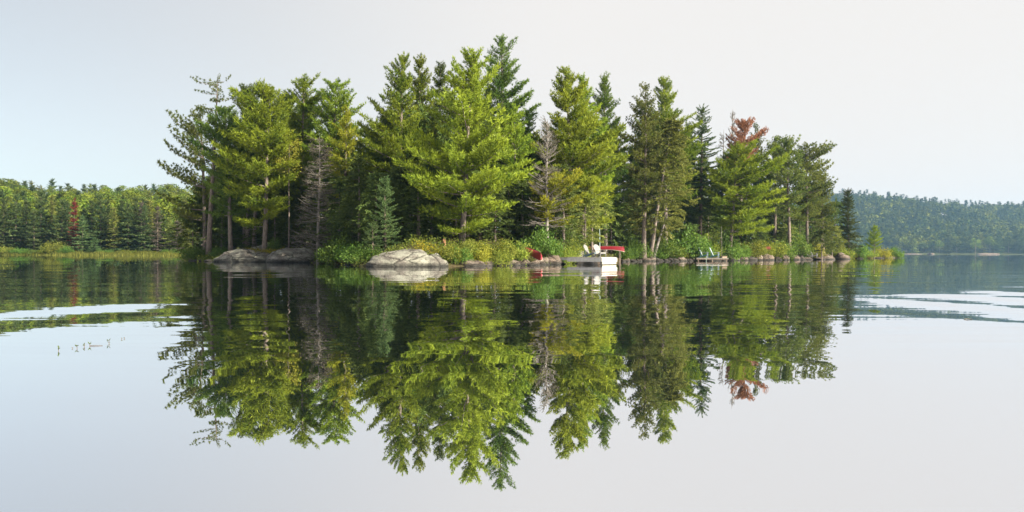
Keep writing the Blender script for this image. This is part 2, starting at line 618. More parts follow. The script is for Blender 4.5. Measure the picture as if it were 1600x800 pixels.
# ------------------------------------------------------------------ foliage templates (local +X along the twig, Z up)
def nrm(v):
    return v / (np.linalg.norm(v, axis=-1, keepdims=True) + 1e-9)


def blades(c, d, ln, wd, rng):
    side = nrm(np.cross(d, rng.normal(size=d.shape)))
    v0 = c - side * wd[:, None] * 0.5
    v1 = c + side * wd[:, None] * 0.5
    v2 = c + d * ln[:, None]
    return np.stack([v0, v1, v2], 1).reshape(-1, 3)


def tpl_white(rng, twigs=9, nb=4, wide=1.0, up=0.45):
    """a plume of white pine: brushy tufts along side twigs, swept forward and up"""
    c, d, tn = [], [], []
    for i in range(twigs):
        s = 0.12 + 0.88 * i / (twigs - 1)
        side = 1 if i % 2 else -1
        ang = side * rng.uniform(30, 55) * (1.0 if i < twigs - 1 else 0.1) * math.pi / 180
        tl = (0.16 + 0.34 * (1 - s)) * rng.uniform(0.7, 1.2) * wide
        td = np.array([math.cos(ang), math.sin(ang), rng.uniform(0.0, 0.3)])
        td /= np.linalg.norm(td)
        for q in (0.3, 0.65, 1.0):
            p = np.array([s, 0, 0.05 * s]) + td * tl * q + rng.normal(size=3) * 0.055
            for _ in range(nb):
                dd = td * 0.9 + np.array([0.3, 0, up]) + rng.normal(size=3) * 0.72
                c.append(p)
                d.append(dd)
                tn.append(0.35 + 0.5 * q * rng.uniform(0.4, 1.1))
    c, d = np.array(c), nrm(np.array(d))
    n = len(c)
    V = blades(c, d, rng.uniform(0.16, 0.34, n), rng.uniform(0.045, 0.085, n), rng)
    return V, np.repeat(np.array(tn), 3)


def tpl_red(rng, poms=6, nb=20):
    """a red pine twig: round pompoms of long needles at the twig ends"""
    c, d, tn = [], [], []
    for i in range(poms):
        s = 0.25 + 0.75 * i / (poms - 1)
        side = (1 if i % 2 else -1) * (0 if i == poms - 1 else 1)
        p = np.array([s, side * rng.uniform(0.12, 0.34), rng.uniform(0.02, 0.2)])
        for _ in range(nb):
            dd = rng.normal(size=3) + np.array([0.5, side * 0.4, 0.5])
            c.append(p)
            d.append(dd)
            tn.append(rng.uniform(0.1, 0.9))
    c, d = np.array(c), nrm(np.array(d))
    n = len(c)
    V = blades(c, d, rng.uniform(0.15, 0.26, n), rng.uniform(0.045, 0.07, n), rng)
    return V, np.repeat(np.array(tn), 3)


def tpl_spruce(rng, twigs=13, nb=9):
    """a spruce spray: short needles along drooping side twigs"""
    c, d, tn = [], [], []
    for i in range(twigs):
        s = 0.05 + 0.95 * i / (twigs - 1)
        side = 1 if i % 2 else -1
        ang = side * rng.uniform(40, 65) * (1.0 if i < twigs - 1 else 0.05) * math.pi / 180
        tl = (0.12 + 0.36 * (1 - s)) * rng.uniform(0.7, 1.2)
        td = nrm(np.array([math.cos(ang), math.sin(ang), rng.uniform(-0.45, -0.1)]))
        for k in range(nb):
            q = (k + 0.5) / nb
            c.append(np.array([s, 0, 0]) + td * tl * q)
            d.append(td * 0.8 + rng.normal(size=3) * 0.45 + np.array([0.1, 0, 0.0]))
            tn.append(0.15 + 0.75 * q * rng.uniform(0.3, 1.2))
    c, d = np.array(c), nrm(np.array(d))
    n = len(c)
    V = blades(c, d, rng.uniform(0.10, 0.19, n), rng.uniform(0.05, 0.085, n), rng)
    return V, np.repeat(np.array(tn), 3)


def tpl_cedar(rng, twigs=9, nb=8):
    """a flat, drooping fan of cedar"""
    c, d, tn = [], [], []
    for i in range(twigs):
        s = 0.1 + 0.9 * i / (twigs - 1)
        side = 1 if i % 2 else -1
        ang = side * rng.uniform(25, 60) * math.pi / 180
        tl = (0.2 + 0.3 * (1 - s)) * rng.uniform(0.7, 1.2)
        td = nrm(np.array([math.cos(ang), math.sin(ang), rng.uniform(-0.5, 0.1)]))
        for k in range(nb):
            q = (k + 0.5) / nb
            c.append(np.array([s, 0, -0.12 * s * s]) + td * tl * q)
            d.append(td + rng.normal(size=3) * np.array([0.4, 0.4, 0.25]) + np.array([0.2, 0, -0.15]))
            tn.append(0.2 + 0.7 * q * rng.uniform(0.3, 1.2))
    c, d = np.array(c), nrm(np.array(d))
    n = len(c)
    V = blades(c, d, rng.uniform(0.13, 0.24, n), rng.uniform(0.07, 0.12, n), rng)
    return V, np.repeat(np.array(tn), 3)


def tpl_leaf(rng, n=60, size=0.10, spread=(0.5, 0.32, 0.32)):
    """a leafy spray: separate leaves spread along a twig, each leaf two triangles"""
    p = np.stack([rng.uniform(0.0, 1.0, n), rng.normal(size=n) * spread[1], rng.normal(size=n) * spread[2]], -1)
    d = nrm(rng.normal(size=(n, 3)) + np.array([0.6, 0, 0.3]))
    s = nrm(np.cross(d, rng.normal(size=(n, 3))))
    ln = rng.uniform(0.7, 1.3, n)[:, None] * size
    a, b = p, p + d * ln
    l, r = p + d * ln * 0.5 + s * ln * 0.3, p + d * ln * 0.5 - s * ln * 0.3
    V = np.stack([a, r, b, a, b, l], 1).reshape(-1, 3)
    return V, np.repeat(rng.uniform(0, 1, n), 6)


_rng = np.random.default_rng(5)
TPL = {
    'white': [tpl_white(_rng) for _ in range(6)],
    'white2': [tpl_white(_rng, 8, 5, 1.35, 0.12) for _ in range(6)],
    'red': [tpl_red(_rng) for _ in range(5)],
    'spruce': [tpl_spruce(_rng) for _ in range(5)],
    'cedar': [tpl_cedar(_rng) for _ in range(5)],
    'leaf': [tpl_leaf(_rng, 46, 0.19) for _ in range(5)],
    'twig': [tpl_spruce(_rng, 9, 3) for _ in range(4)],
}


class Crown:
    """places many sprays of one kind; all numpy"""

    def __init__(self, kind, rng):
        self.kind, self.rng = kind, rng
        self.P, self.D, self.S, self.B = [], [], [], []

    def add(self, p, d, s, b=0.0):
        self.P.append(p)
        self.D.append(d)
        self.S.append(s)
        self.B.append(b)

    def mesh(self, name, mat):
        rng = self.rng
        P = np.array(self.P, float)
        D = nrm(np.array(self.D, float))
        Sc = np.array(self.S, float)
        B = np.array(self.B, float)
        up = np.tile(np.array([0, 0, 1.0]), (len(P), 1)) + rng.normal(size=P.shape) * 0.22
        Yx = nrm(np.cross(up, D))
        Zx = np.cross(D, Yx)
        tp = TPL[self.kind]
        pick = rng.integers(0, len(tp), len(P))
        VV, TT = [], []
        for k, (tv, tt) in enumerate(tp):
            i = np.where(pick == k)[0]
            if not len(i):
                continue
            Mx = np.stack([D[i], Yx[i], Zx[i]], -1) * Sc[i][:, None, None]
            v = np.einsum('kij,nj->kni', Mx, tv) + P[i][:, None, :]
            VV.append(v.reshape(-1, 3))
            t = tt[None, :] + B[i][:, None] + rng.normal(size=len(i))[:, None] * 0.12
            TT.append(np.clip(t, 0, 1).reshape(-1))
        V = np.concatenate(VV)
        return mesh_tris(name, V, np.arange(len(V)).reshape(-1, 3), mat, tint=np.concatenate(TT))


class Wood:
    def __init__(self):
        self.V, self.T, self.n = [], [], 0

    def tube(self, pts, rad, sides=5):
        v, t = tube(pts, rad, sides, False)
        self.V.append(v)
        self.T.append(t + self.n)
        self.n += len(v)

    def mesh(self, name, mat):
        return mesh_tris(name, np.concatenate(self.V), np.concatenate(self.T), mat, smooth=True)


def trunk_curve(H, lean, rng, wob=0.012):
    """points of a trunk from the ground to the tip; lean = offset of the tip (x, y)"""
    n = 12
    s = np.linspace(0, 1, n)
    ph = rng.uniform(0, 6.28, 2)
    x = lean[0] * s ** 1.1 + wob * H * np.sin(s * 5 + ph[0]) * s * (1 - s)
    y = lean[1] * s ** 1.1 + wob * H * np.sin(s * 4 + ph[1]) * s * (1 - s)
    return np.stack([x, y, s * H], -1)


def at_h(tc, h):
    return np.array([np.interp(h, tc[:, 2], tc[:, k]) for k in range(3)])


def lateral(a, wl, wr):
    """half width of the crown towards azimuth a"""
    c = math.cos(a)
    side = wr if c > 0 else wl
    return abs(c) * side + (1 - abs(c)) * 0.5 * (wl + wr) * 0.92


def gen_pine(H, hb, wl, wr, lean=(0, 0), seed=0, kind='white', fw=0.22, dens=1.0, r0=None, elev=(6, 52), curv=0.16, spacing=0.62,
             ragged=0.28, plume=1.0, per=5, topw=0.05, droop=0.0, bias=0.0, stubs=True, tipd=1.0, pw=1.12):
    """a conifer with whorls of limbs; hb = height of the lowest living limb, wl / wr = reach to the left / right in metres"""
    rng = np.random.default_rng(seed)
    tc = trunk_curve(H, lean, rng)
    wood = Wood()
    r0 = r0 or 0.0125 * H + 0.04
    s = np.linspace(0, 1, len(tc))
    rad = r0 * (1 - s) ** 0.85 + 0.012
    rad[0] *= 1.35
    wood.tube(tc, rad, 9)
    cr = Crown(kind, rng)
    h = hb
    while h < H * 0.985:
        u = (h - hb) / (H - hb)
        prof = (0.62 + 0.38 * u / fw) if u < fw else max(topw, (1 - ((u - fw) / (1 - fw)) ** pw) + topw)
        nb = max(3, int(round(per * (1.0 if u < 0.85 else 0.8))))
        a0 = rng.uniform(0, 6.28)
        for b in range(nb):
            if rng.uniform() > dens:
                continue
            a = a0 + b * 6.283 / nb + rng.uniform(-0.35, 0.35)
            L = lateral(a, wl, wr) * prof * rng.uniform(1 - ragged, 1 + ragged * 0.7) * (1 + 0.20 * math.sin(2 * a + h * 0.9 + seed) + 0.14 * math.sin(3 * a - h * 1.7)) + 0.12
            L = min(L, lateral(a, wl, wr) * min(1.08, prof + 0.2))
            e = R(elev[0] + (elev[1] - elev[0]) * u ** 1.5 + rng.uniform(-9, 9)) - droop * (1 - u)
            hh = h + rng.uniform(-0.5, 0.5) * spacing * 1.5
            base = at_h(tc, min(hh, H * 0.985))
            rise = H + 0.05 - base[2]
            if L * (math.sin(e) + curv) > rise:
                e = math.asin(max(-0.4, min(0.95, rise / L - curv)))
            dh = np.array([math.cos(a), math.sin(a), 0.0])
            q = np.linspace(0, 1, 5)
            pts = base + np.outer(q * L * math.cos(e), dh)
            pts[:, 2] += q * L * math.sin(e) + curv * L * q ** 2.2
            rb = max(0.008, 0.016 * L + 0.006)
            wood.tube(pts[:4] if L < 1 else pts, (rb * (1 - 0.85 * q))[:4 if L < 1 else 5], 4)
            n = max(2, int(round((1.4 + L * 2.3) * tipd)))
            tb = rng.uniform(-0.22, 0.22) + bias
            for k in range(n):
                sp = 1.0 - 0.80 * (k / max(1, n - 1)) ** 0.9 if n > 1 else 1.0
                sp = min(1.0, sp * rng.uniform(0.93, 1.05))
                p = np.array([np.interp(sp, q, pts[:, j]) for j in range(3)])
                i0 = min(3, int(sp * 4))
                tg = pts[i0 + 1] - pts[i0]
                tg /= np.linalg.norm(tg) + 1e-9
                psi = 0.0 if k == 0 else (1 if k % 2 else -1) * rng.uniform(0.35, 1.05)
                d = rotz(psi) @ tg
                d[2] += rng.uniform(-0.05, 0.22)
                ln = plume * np.clip((0.50 + 0.19 * L) * rng.uniform(0.75, 1.2), 0.4, 1.4)
                p = p - d * ln * 0.35
                cr.add(p, d, ln, tb)
        h += spacing * rng.uniform(0.75, 1.25) * (1.0 if u < 0.7 else 0.75)
    top = tc[-1]
    for k in range(5):
        d = np.array([rng.normal() * 0.25, rng.normal() * 0.25, 1.0])
        cr.add(top - np.array([0, 0, 0.15 + 0.2 * k]), d, plume * rng.uniform(0.4, 0.6), bias + 0.1)
    if stubs and hb > 2:
        for k in range(int(hb * 2.2)):
            hh = rng.uniform(0.35, 1.0) * hb
            a = rng.uniform(0, 6.28)
            L = rng.uniform(0.3, 1.5)
            b0 = at_h(tc, hh)
            e = b0 + np.array([math.cos(a) * L, math.sin(a) * L, rng.uniform(-0.3, 0.12) * L])
            m = (b0 + e) / 2 + np.array([0, 0, 0.06 * L])
            wood.tube([b0, m, e], [0.018, 0.013, 0.005], 3)
    return wood, cr


def gen_cedar(H, hb, w, lean=(0, 0), seed=0, dens=1.0, plume=1.0, bias=0.0, wl=None, wr=None, kind='cedar'):
    """a dense cedar: upswept limbs with drooping fans, blunt cone"""
    rng = np.random.default_rng(seed)
    wl, wr = wl or w, wr or w
    tc = trunk_curve(H, lean, rng)
    wood = Wood()
    s = np.linspace(0, 1, len(tc))
    wood.tube(tc, (0.014 * H + 0.03) * (1 - s) ** 0.9 + 0.01, 8)
    cr = Crown(kind, rng)
    n = int(H * 26 * dens)
    for i in range(n):
        u = rng.uniform() ** 0.9
        h = hb + (H - hb) * u
        prof = (0.75 + 0.25 * u / 0.25) if u < 0.25 else (1 - ((u - 0.25) / 0.75) ** 1.5) + 0.03
        a = rng.uniform(0, 6.283)
        lump = 1 + 0.22 * math.sin(3 * a + h * 1.9 + seed) + 0.15 * math.sin(5 * a - h * 2.7)
        L = lateral(a, wl, wr) * prof * lump
        b = at_h(tc, min(h, H * 0.98))
        rr = L * math.sqrt(rng.uniform(0.12, 1.0))
        dh = np.array([math.cos(a), math.sin(a), 0])
        p = b + dh * rr
        p[2] += 0.1 * rr
        d = dh + np.array([rng.normal() * 0.3, rng.normal() * 0.3, rng.uniform(-0.6, 0.45)])
        cr.add(p - dh * 0.2, d, plume * rng.uniform(0.45, 0.85), bias)
        if i % 9 == 0:
            wood.tube([b, (b + p) / 2 - np.array([0, 0, 0.05]), p], [0.02, 0.014, 0.006], 3)
    for k in range(4):
        cr.add(tc[-1] - np.array([0, 0, 0.3 + .15 * k]), [rng.normal() * 0.2, rng.normal() * 0.2, 1], plume * 0.5, bias)
    return wood, cr


def gen_dead(H, w, lean=(0, 0), seed=0, hb=1.5, twig=0.6, fol=0.0, n=70, up=0.1, thick=1.0):
    """a bare standing tree: trunk, many thin limbs and a haze of dry twigs"""
    rng = np.random.default_rng(seed)
    tc = trunk_curve(H, lean, rng, 0.02)
    wood = Wood()
    s = np.linspace(0, 1, len(tc))
    wood.tube(tc, (0.011 * H + 0.03) * (1 - s) ** 0.9 + 0.012, 8)
    cr = Crown('twig', rng)
    for i in range(n):
        u = rng.uniform()
        h = hb + (H * 0.97 - hb) * u
        a = rng.uniform(0, 6.283)
        L = w * (1 - 0.75 * u) * rng.uniform(0.45, 1.1)
        b = at_h(tc, h)
        e = R(rng.uniform(-18, 14)) + up * u
        dh = np.array([math.cos(a) * math.cos(e), math.sin(a) * math.cos(e), math.sin(e)])
        m = b + dh * L * 0.5 + np.array([0, 0, -0.05 * L])
        p = b + dh * L + np.array([0, 0, 0.08 * L])
        wood.tube([b, m, p], [0.022 * thick, 0.015 * thick, 0.005 * thick], 4)
        for k in range(4):
            q = rng.uniform(0.3, 0.95)
            st = b + dh * L * q
            d2 = rotz(rng.choice([-1, 1]) * rng.uniform(0.4, 0.9)) @ dh + np.array([0, 0, rng.uniform(-0.2, 0.4)])
            wood.tube([st, st + d2 * L * 0.18 * twig * 2, st + d2 * L * 0.34 * twig * 2 + np.array([0, 0, 0.05])], [0.010 * thick, 0.008 * thick, 0.003 * thick], 3)
        if fol > 0 and rng.uniform() < fol:
            for k in range(3):
                cr.add(b + dh * L * rng.uniform(0.3, 0.8), dh + rng.normal(size=3) * 0.2, rng.uniform(0.4, 0.8))
    return wood, cr


def place_tree(name, wood, crown, bark, leaf, loc, label, cat, group=None):
    root = bpy.data.objects.new(name, None)
    COL.objects.link(root)
    root.location = loc
    root.empty_display_size = 0.5
    link('trunk', wood.mesh('trunk', bark), root)
    if crown is not None and len(crown.P):
        link('crown', crown.mesh('crown', leaf), root)
    return tag(root, label, cat, group)


def copy_tree(src, loc, rz, sc, label=None, cat=None, group=None):
    r = src.copy()
    COL.objects.link(r)
    r.location = loc
    r.rotation_euler = (0, 0, rz)
    r.scale = (sc[0], sc[0], sc[1]) if isinstance(sc, tuple) else (sc, sc, sc)
    for ch in src.children:
        c = ch.copy()
        COL.objects.link(c)
        c.parent = r
    return tag(r, label, cat, group)


def tree_dims(tx, ty, bx, Y):
    """tip pixel, base pixel x, depth -> location, height, lean"""
    X = PX(bx, Y)
    gz = max(0.0, ground_z(X, Y)) - 0.08
    tip = W(tx, ty, Y) - np.array([0, 0, 0.40])
    return (X, Y, gz), tip[2] - gz, (tip[0] - X, 0.0)


def px_h(y, x, Y, gz):
    return CAMH + (hor(x) - y) / F * Y - gz


# ------------------------------------------------------------------ the island's trees, from the photograph
# kind, tip x, tip y, base x, depth, crown base y, reach left px, reach right px, label, options
WPO = dict(kind='white')
TREES = [
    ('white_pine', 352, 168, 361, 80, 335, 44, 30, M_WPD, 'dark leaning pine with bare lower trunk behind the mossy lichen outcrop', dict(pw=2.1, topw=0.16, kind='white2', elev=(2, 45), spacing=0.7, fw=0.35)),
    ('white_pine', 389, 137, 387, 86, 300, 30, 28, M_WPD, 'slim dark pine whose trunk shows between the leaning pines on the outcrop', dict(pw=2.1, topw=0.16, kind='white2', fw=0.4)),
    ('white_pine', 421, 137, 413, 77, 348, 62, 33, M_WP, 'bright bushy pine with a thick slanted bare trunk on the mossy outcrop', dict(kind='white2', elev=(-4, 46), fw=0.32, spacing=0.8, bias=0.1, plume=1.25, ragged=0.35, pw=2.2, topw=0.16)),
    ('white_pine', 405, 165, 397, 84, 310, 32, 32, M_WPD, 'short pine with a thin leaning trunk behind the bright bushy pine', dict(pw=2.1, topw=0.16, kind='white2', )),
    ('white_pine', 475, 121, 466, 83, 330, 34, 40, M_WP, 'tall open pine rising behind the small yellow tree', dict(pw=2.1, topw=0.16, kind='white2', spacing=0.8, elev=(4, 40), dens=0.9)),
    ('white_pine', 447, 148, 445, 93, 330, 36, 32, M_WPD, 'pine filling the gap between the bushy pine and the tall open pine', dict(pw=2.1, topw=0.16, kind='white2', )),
    ('white_pine', 525, 127, 518, 81, 320, 42, 44, M_WP, 'tall layered pine behind the grey half-dead spruce', dict(pw=2.1, topw=0.16, spacing=0.75, elev=(3, 42))),
    ('white_pine', 541, 168, 537, 76, 320, 24, 22, M_WPY, 'narrow yellow-green pine in front of the tall layered pine', dict(fw=0.3)),
    ('white_pine', 629, 84, 620, 69, 345, 66, 40, M_WP, 'tall broad green pine above the young blue-green fir', dict(elev=(6, 50), fw=0.3, bias=-0.05)),
    ('white_pine', 655, 86, 650, 75, 320, 32, 44, M_WP, 'twin-topped neighbour pine just right of the tall broad pine', dict(bias=-0.08)),
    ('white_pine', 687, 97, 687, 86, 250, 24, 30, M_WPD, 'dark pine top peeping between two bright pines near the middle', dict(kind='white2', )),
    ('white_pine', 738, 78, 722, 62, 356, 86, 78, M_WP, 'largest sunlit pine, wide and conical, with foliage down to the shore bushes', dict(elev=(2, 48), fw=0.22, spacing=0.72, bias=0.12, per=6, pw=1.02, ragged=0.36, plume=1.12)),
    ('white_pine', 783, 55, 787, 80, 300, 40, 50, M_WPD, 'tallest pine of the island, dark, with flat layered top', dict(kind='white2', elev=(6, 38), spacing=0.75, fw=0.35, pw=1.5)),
    ('white_pine', 803, 165, 806, 73, 335, 26, 30, M_WP, 'pine between the largest sunlit pine and the bare grey tree', dict(fw=0.35, bias=0.05)),
    ('white_pine', 884, 105, 893, 76, 348, 52, 74, M_WP, 'large sunlit pine behind the grey deck chairs with plumes reaching right', dict(elev=(0, 48), fw=0.22, spacing=0.78, bias=0.12, per=6, ragged=0.36, plume=1.2)),
    ('white_pine', 908, 116, 912, 80, 320, 26, 44, M_WP, 'second slender top beside the large sunlit pine above the dock', dict(bias=0.05)),
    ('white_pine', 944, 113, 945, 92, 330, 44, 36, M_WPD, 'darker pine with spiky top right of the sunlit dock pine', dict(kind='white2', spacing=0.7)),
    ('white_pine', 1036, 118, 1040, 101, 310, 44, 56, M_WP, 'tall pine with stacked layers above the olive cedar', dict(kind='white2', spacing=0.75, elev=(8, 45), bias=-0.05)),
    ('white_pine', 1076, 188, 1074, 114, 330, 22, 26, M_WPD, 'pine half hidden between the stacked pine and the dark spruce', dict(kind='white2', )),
    ('white_pine', 1152, 221, 1140, 103, 356, 36, 80, M_WP, 'crooked pine with long drooping boughs reaching right over the tan boulders', dict(kind='white2', elev=(-12, 40), fw=0.4, spacing=0.7, per=6, ragged=0.4, curv=0.2)),
    ('white_pine', 862, 268, 852, 69.2, 345, 28, 60, M_WPY, 'small yellow-tipped pine at the foot of the bare grey tree', dict(elev=(0, 35), spacing=0.5, fw=0.3, per=6, plume=1.1)),
    ('white_pine', 1367, 348, 1366, 160, 384, 12, 12, M_WP, 'small lone pine on the low grassy point', dict(spacing=0.5, fw=0.25)),
    ('red_pine', 313, 168, 321, 86, 350, 74, 26, M_RP, 'ragged tufted pine spreading over the lake at the left end of the island', dict(kind='red', elev=(2, 40), spacing=1.0, fw=0.35, per=4, curv=0.25, ragged=0.35, pw=1.6, plume=1.15)),
    ('red_pine', 340, 116, 326, 82, 172, 42, 22, M_RP, 'sparse flat-topped pine standing highest above the left end of the island', dict(kind='red', elev=(-4, 30), spacing=0.9, fw=0.45, per=4, pw=1.7, dens=0.75, plume=1.0, tipd=0.7)),
    ('red_pine', 1008, 130, 1006, 92, 320, 42, 28, M_RP, 'pine with a straight bare trunk beside the leaning cedar stems', dict(kind='red', elev=(0, 45), spacing=0.75, per=5, fw=0.35, ragged=0.4, plume=1.2, pw=1.4)),
    ('red_pine', 1181, 191, 1178, 126, 300, 22, 22, M_RP, 'dark tufted pine top behind the rust-red dead crown', dict(kind='red', plume=1.3, spacing=0.9)),
    ('red_pine', 1212, 211, 1210, 122, 330, 26, 24, M_RP, 'left one of the tufted pines right of the crooked pine', dict(kind='red', plume=1.3, spacing=0.8, fw=0.4, pw=1.8)),
    ('red_pine', 1228, 211, 1234, 119, 335, 26, 30, M_RP, 'middle tufted pine behind the orange chairs', dict(kind='red', plume=1.3, spacing=0.8, fw=0.4, pw=1.8)),
    ('red_pine', 1258, 220, 1262, 123, 340, 26, 40, M_RP, 'flat-topped tufted pine leaning above the white chairs', dict(kind='red', plume=1.3, spacing=0.85, fw=0.55, pw=2.4, elev=(0, 25))),
    ('red_pine', 1283, 266, 1287, 127, 350, 28, 18, M_RP, 'lowest tufted pine at the right end of the tall trees', dict(kind='red', plume=1.3, spacing=0.75, fw=0.4, pw=1.8)),
    ('spruce_tree', 826, 172, 826, 82, 360, 18, 18, M_SP, 'narrow dark spruce between the sunlit pines left of the dock', dict(kind='spruce', elev=(-18, 30), spacing=0.4, fw=0.12, curv=0.1, per=6, ragged=0.2, stubs=False, tipd=0.65, plume=1.15)),
    ('spruce_tree', 1096, 161, 1094, 107, 335, 32, 30, M_SP, 'tall dark spruce behind the pair of blue-shaded chairs', dict(kind='spruce', elev=(-18, 30), spacing=0.46, fw=0.15, curv=0.1, per=6, ragged=0.3, tipd=0.65, plume=1.15)),
    ('spruce_tree', 1324, 290, 1326, 140, 386, 15, 16, M_SP, 'pointed spruce standing apart near the low grassy point', dict(kind='spruce', elev=(-15, 30), spacing=0.36, fw=0.12, curv=0.1, per=7, ragged=0.2, stubs=False, plume=1.2, pw=0.9, tipd=0.6)),
    ('fir_tree', 601, 270, 601, 58.5, 384, 22, 22, M_SPB, 'young blue-green fir beside the big domed rock', dict(kind='spruce', elev=(-6, 45), spacing=0.24, fw=0.12, curv=0.1, per=6, plume=0.62, stubs=False, pw=0.95, tipd=1.5)),
    ('fir_tree', 582, 342, 582, 57, 392, 15, 14, M_SPB, 'small fir sapling left of the young blue-green fir', dict(kind='spruce', elev=(-6, 45), spacing=0.2, fw=0.12, curv=0.1, per=6, plume=0.5, stubs=False, tipd=1.5)),
]
PROTO = {}
for i, (nm, tx, ty, bx, Y, cby, wl, wr, mat, lab, opt) in enumerate(TREES):
    loc, H, lean = tree_dims(tx, ty, bx, Y)
    hb = max(0.25, px_h(cby, bx, Y, loc[2]))
    wood, cr = gen_pine(H, hb, wl / F * Y, wr / F * Y, lean, 100 + i, **opt)
    bark = M_BARKR if nm == 'red_pine' else (M_BARKD if nm in ('spruce_tree', 'fir_tree') else M_BARK)
    cat = {'white_pine': 'pine', 'red_pine': 'pine', 'spruce_tree': 'spruce', 'fir_tree': 'fir'}[nm]
    o = place_tree(nm, wood, cr, bark, mat, loc, lab, cat, "trees on the island's front")
    PROTO[(nm, tx)] = (o, H)

CEDARS = [
    (560, 235, 562, 66, 392, 26, M_CE, 'dense dark cedar left of the young fir, above the shore bushes'),
    (584, 225, 584, 70, 385, 26, M_CE, 'tall dense cedar directly behind the young fir'),
    (530, 275, 530, 70, 396, 24, M_CE, 'low bushy cedar right of the grey half-dead spruce'),
    (640, 250, 640, 66, 380, 26, M_CE, 'dark cedar between the young fir and the largest sunlit pine'),
    (1050, 178, 1016, 93, 366, 44, M_CEG, 'big olive cedar on two slanting pale stems'),
    (1284, 350, 1284, 123, 392, 24, M_CE, 'low dark cedar behind the white chairs'),
    (880, 250, 880, 70, 380, 24, M_CE, 'cedar behind the shore bushes left of the dock'),
    (925, 270, 925, 86, 352, 26, M_CEG, 'olive cedar hanging over the thin pole by the dock'),
    (914, 282, 914, 73.5, 378, 24, M_CEG, 'olive cedar filling the space under the large sunlit dock pine'),
    (868, 318, 868, 70.5, 385, 20, M_CE, 'low cedar between the bare grey tree and the dock pine'),
    (955, 300, 955, 93, 388, 24, M_CE, 'dark cedar behind the far red canoe'),
    (1078, 345, 1078, 98, 394, 22, M_CE, 'round bright cedar bush left of the blue-shaded chairs'),
    (470, 300, 470, 82, 392, 24, M_CE, 'dark cedar left of the grey half-dead spruce'),
    (300, 330, 302, 87, 398, 30, M_CE, 'dark cedar hanging low at the left tip of the island'),
    (1175, 320, 1175, 116, 388, 26, M_CE, 'cedar under the boughs of the crooked pine'),
    (1232, 345, 1232, 121, 390, 22, M_CEG, 'leafy cedar behind the orange chairs'),
    (1300, 345, 1300, 134, 390, 16, M_CEG, 'small cedar left of the pointed spruce'),
]
for i, (tx, ty, bx, Y, cby, w, mat, lab) in enumerate(CEDARS):
    loc, H, lean = tree_dims(tx, ty, bx, Y)
    hb = max(0.2, px_h(cby, bx, Y, loc[2]))
    wood, cr = gen_cedar(H, hb, w / F * Y, lean, 300 + i, plume=1.0 if Y < 80 else 1.25, dens=2.6 if tx == 1050 else 1.35)
    o = place_tree('cedar_tree', wood, cr, M_BARK, mat, loc, lab, 'cedar', 'cedars on the island')
    PROTO[('cedar_tree', tx)] = (o, H)
    if tx == 1050:   # the second slanting stem of this cedar
        w2 = Wood()
        w2.tube([(0.25, 0.1, 0), (0.9, 0.2, 2.2), (1.8, 0.2, 5.0)], [0.17, 0.14, 0.08], 7)
        link('trunk', w2.mesh('trunk', M_DEAD), o)

# dead and dying trees
loc, H, lean = tree_dims(499, 207, 497, 69.5)
wood, cr = gen_dead(H, 2.1, lean, 401, hb=0.2, n=190, fol=0.85, up=0.15, twig=0.8)
place_tree('dead_spruce', wood, cr, M_DEAD, M_GRAYF, loc, 'grey half-dead spruce with bare drooping limbs beside the left outcrop', 'dead tree')
loc, H, lean = tree_dims(855, 178, 854, 68)
wood, cr = gen_dead(H, 2.0, lean, 402, hb=2.6, n=130, fol=0.4, up=0.9, twig=0.8, thick=1.4)
place_tree('dead_tree', wood, cr, M_DEAD, M_GRAYF, loc, 'bare grey dead tree left of the dock with upswept thin twigs', 'dead tree')
loc, H, lean = tree_dims(1144, 163, 1142, 121)
wood, cr = gen_dead(H, 2.2, lean, 403, hb=9.0, n=60, fol=0.15, up=1.3, thick=2.2)
place_tree('dead_tree', wood, cr, M_DEAD, M_GRAYF, loc, 'bare dead treetop sticking up left of the rust-red crown', 'dead tree')
loc, H, lean = tree_dims(1130, 196, 1129, 122)
wood, cr = gen_dead(H, 1.5, lean, 404, hb=7.0, n=50, fol=0.6, up=0.7, thick=2.0)
place_tree('dead_tree', wood, cr, M_DEAD, M_GRAYF, loc, 'shorter bare treetop beside the dark spruce', 'dead tree')
loc, H, lean = tree_dims(1160, 184, 1155, 116)
wood, cr = gen_pine(H, px_h(252, 1160, 116, loc[2]), 1.9, 2.9, lean, 405, elev=(20, 58), spacing=0.6, plume=1.1, dens=0.85, ragged=0.5, stubs=False, tipd=0.8, pw=1.6)
place_tree('dead_pine', wood, cr, M_BARK, M_RUST, loc, 'pine with a rust-red dead crown behind the crooked pine', 'dead tree')
loc, H, lean = tree_dims(770, 262, 745, 62.6)
rngb = np.random.default_rng(77)

# small broadleaf tree with yellow leaves
loc, H, lean = tree_dims(452, 212, 451, 78)
rng = np.random.default_rng(421)
wood = Wood()
tc = trunk_curve(H, lean, rng)
wood.tube(tc, 0.07 * (1 - np.linspace(0, 1, 12)) + 0.015, 7)
cr = Crown('leaf', rng)
for k in range(60):
    h = rng.uniform(0.66, 1.0) * H
    a = rng.uniform(0, 6.28)
    L = rng.uniform(0.2, 0.9) * (1 - abs(h / H - 0.83) * 3)
    b = at_h(tc, h)
    p = b + np.array([math.cos(a) * L, math.sin(a) * L, 0.2 * L])
    wood.tube([b, (b + p) / 2, p], [0.012, 0.01, 0.004], 3)
    cr.add(p, [math.cos(a), math.sin(a), 0.4], rng.uniform(0.5, 0.8))
place_tree('yellow_tree', wood, cr, M_BARK, M_LEAFY, loc, 'small slim tree with yellow leaves between tall pines', 'tree')

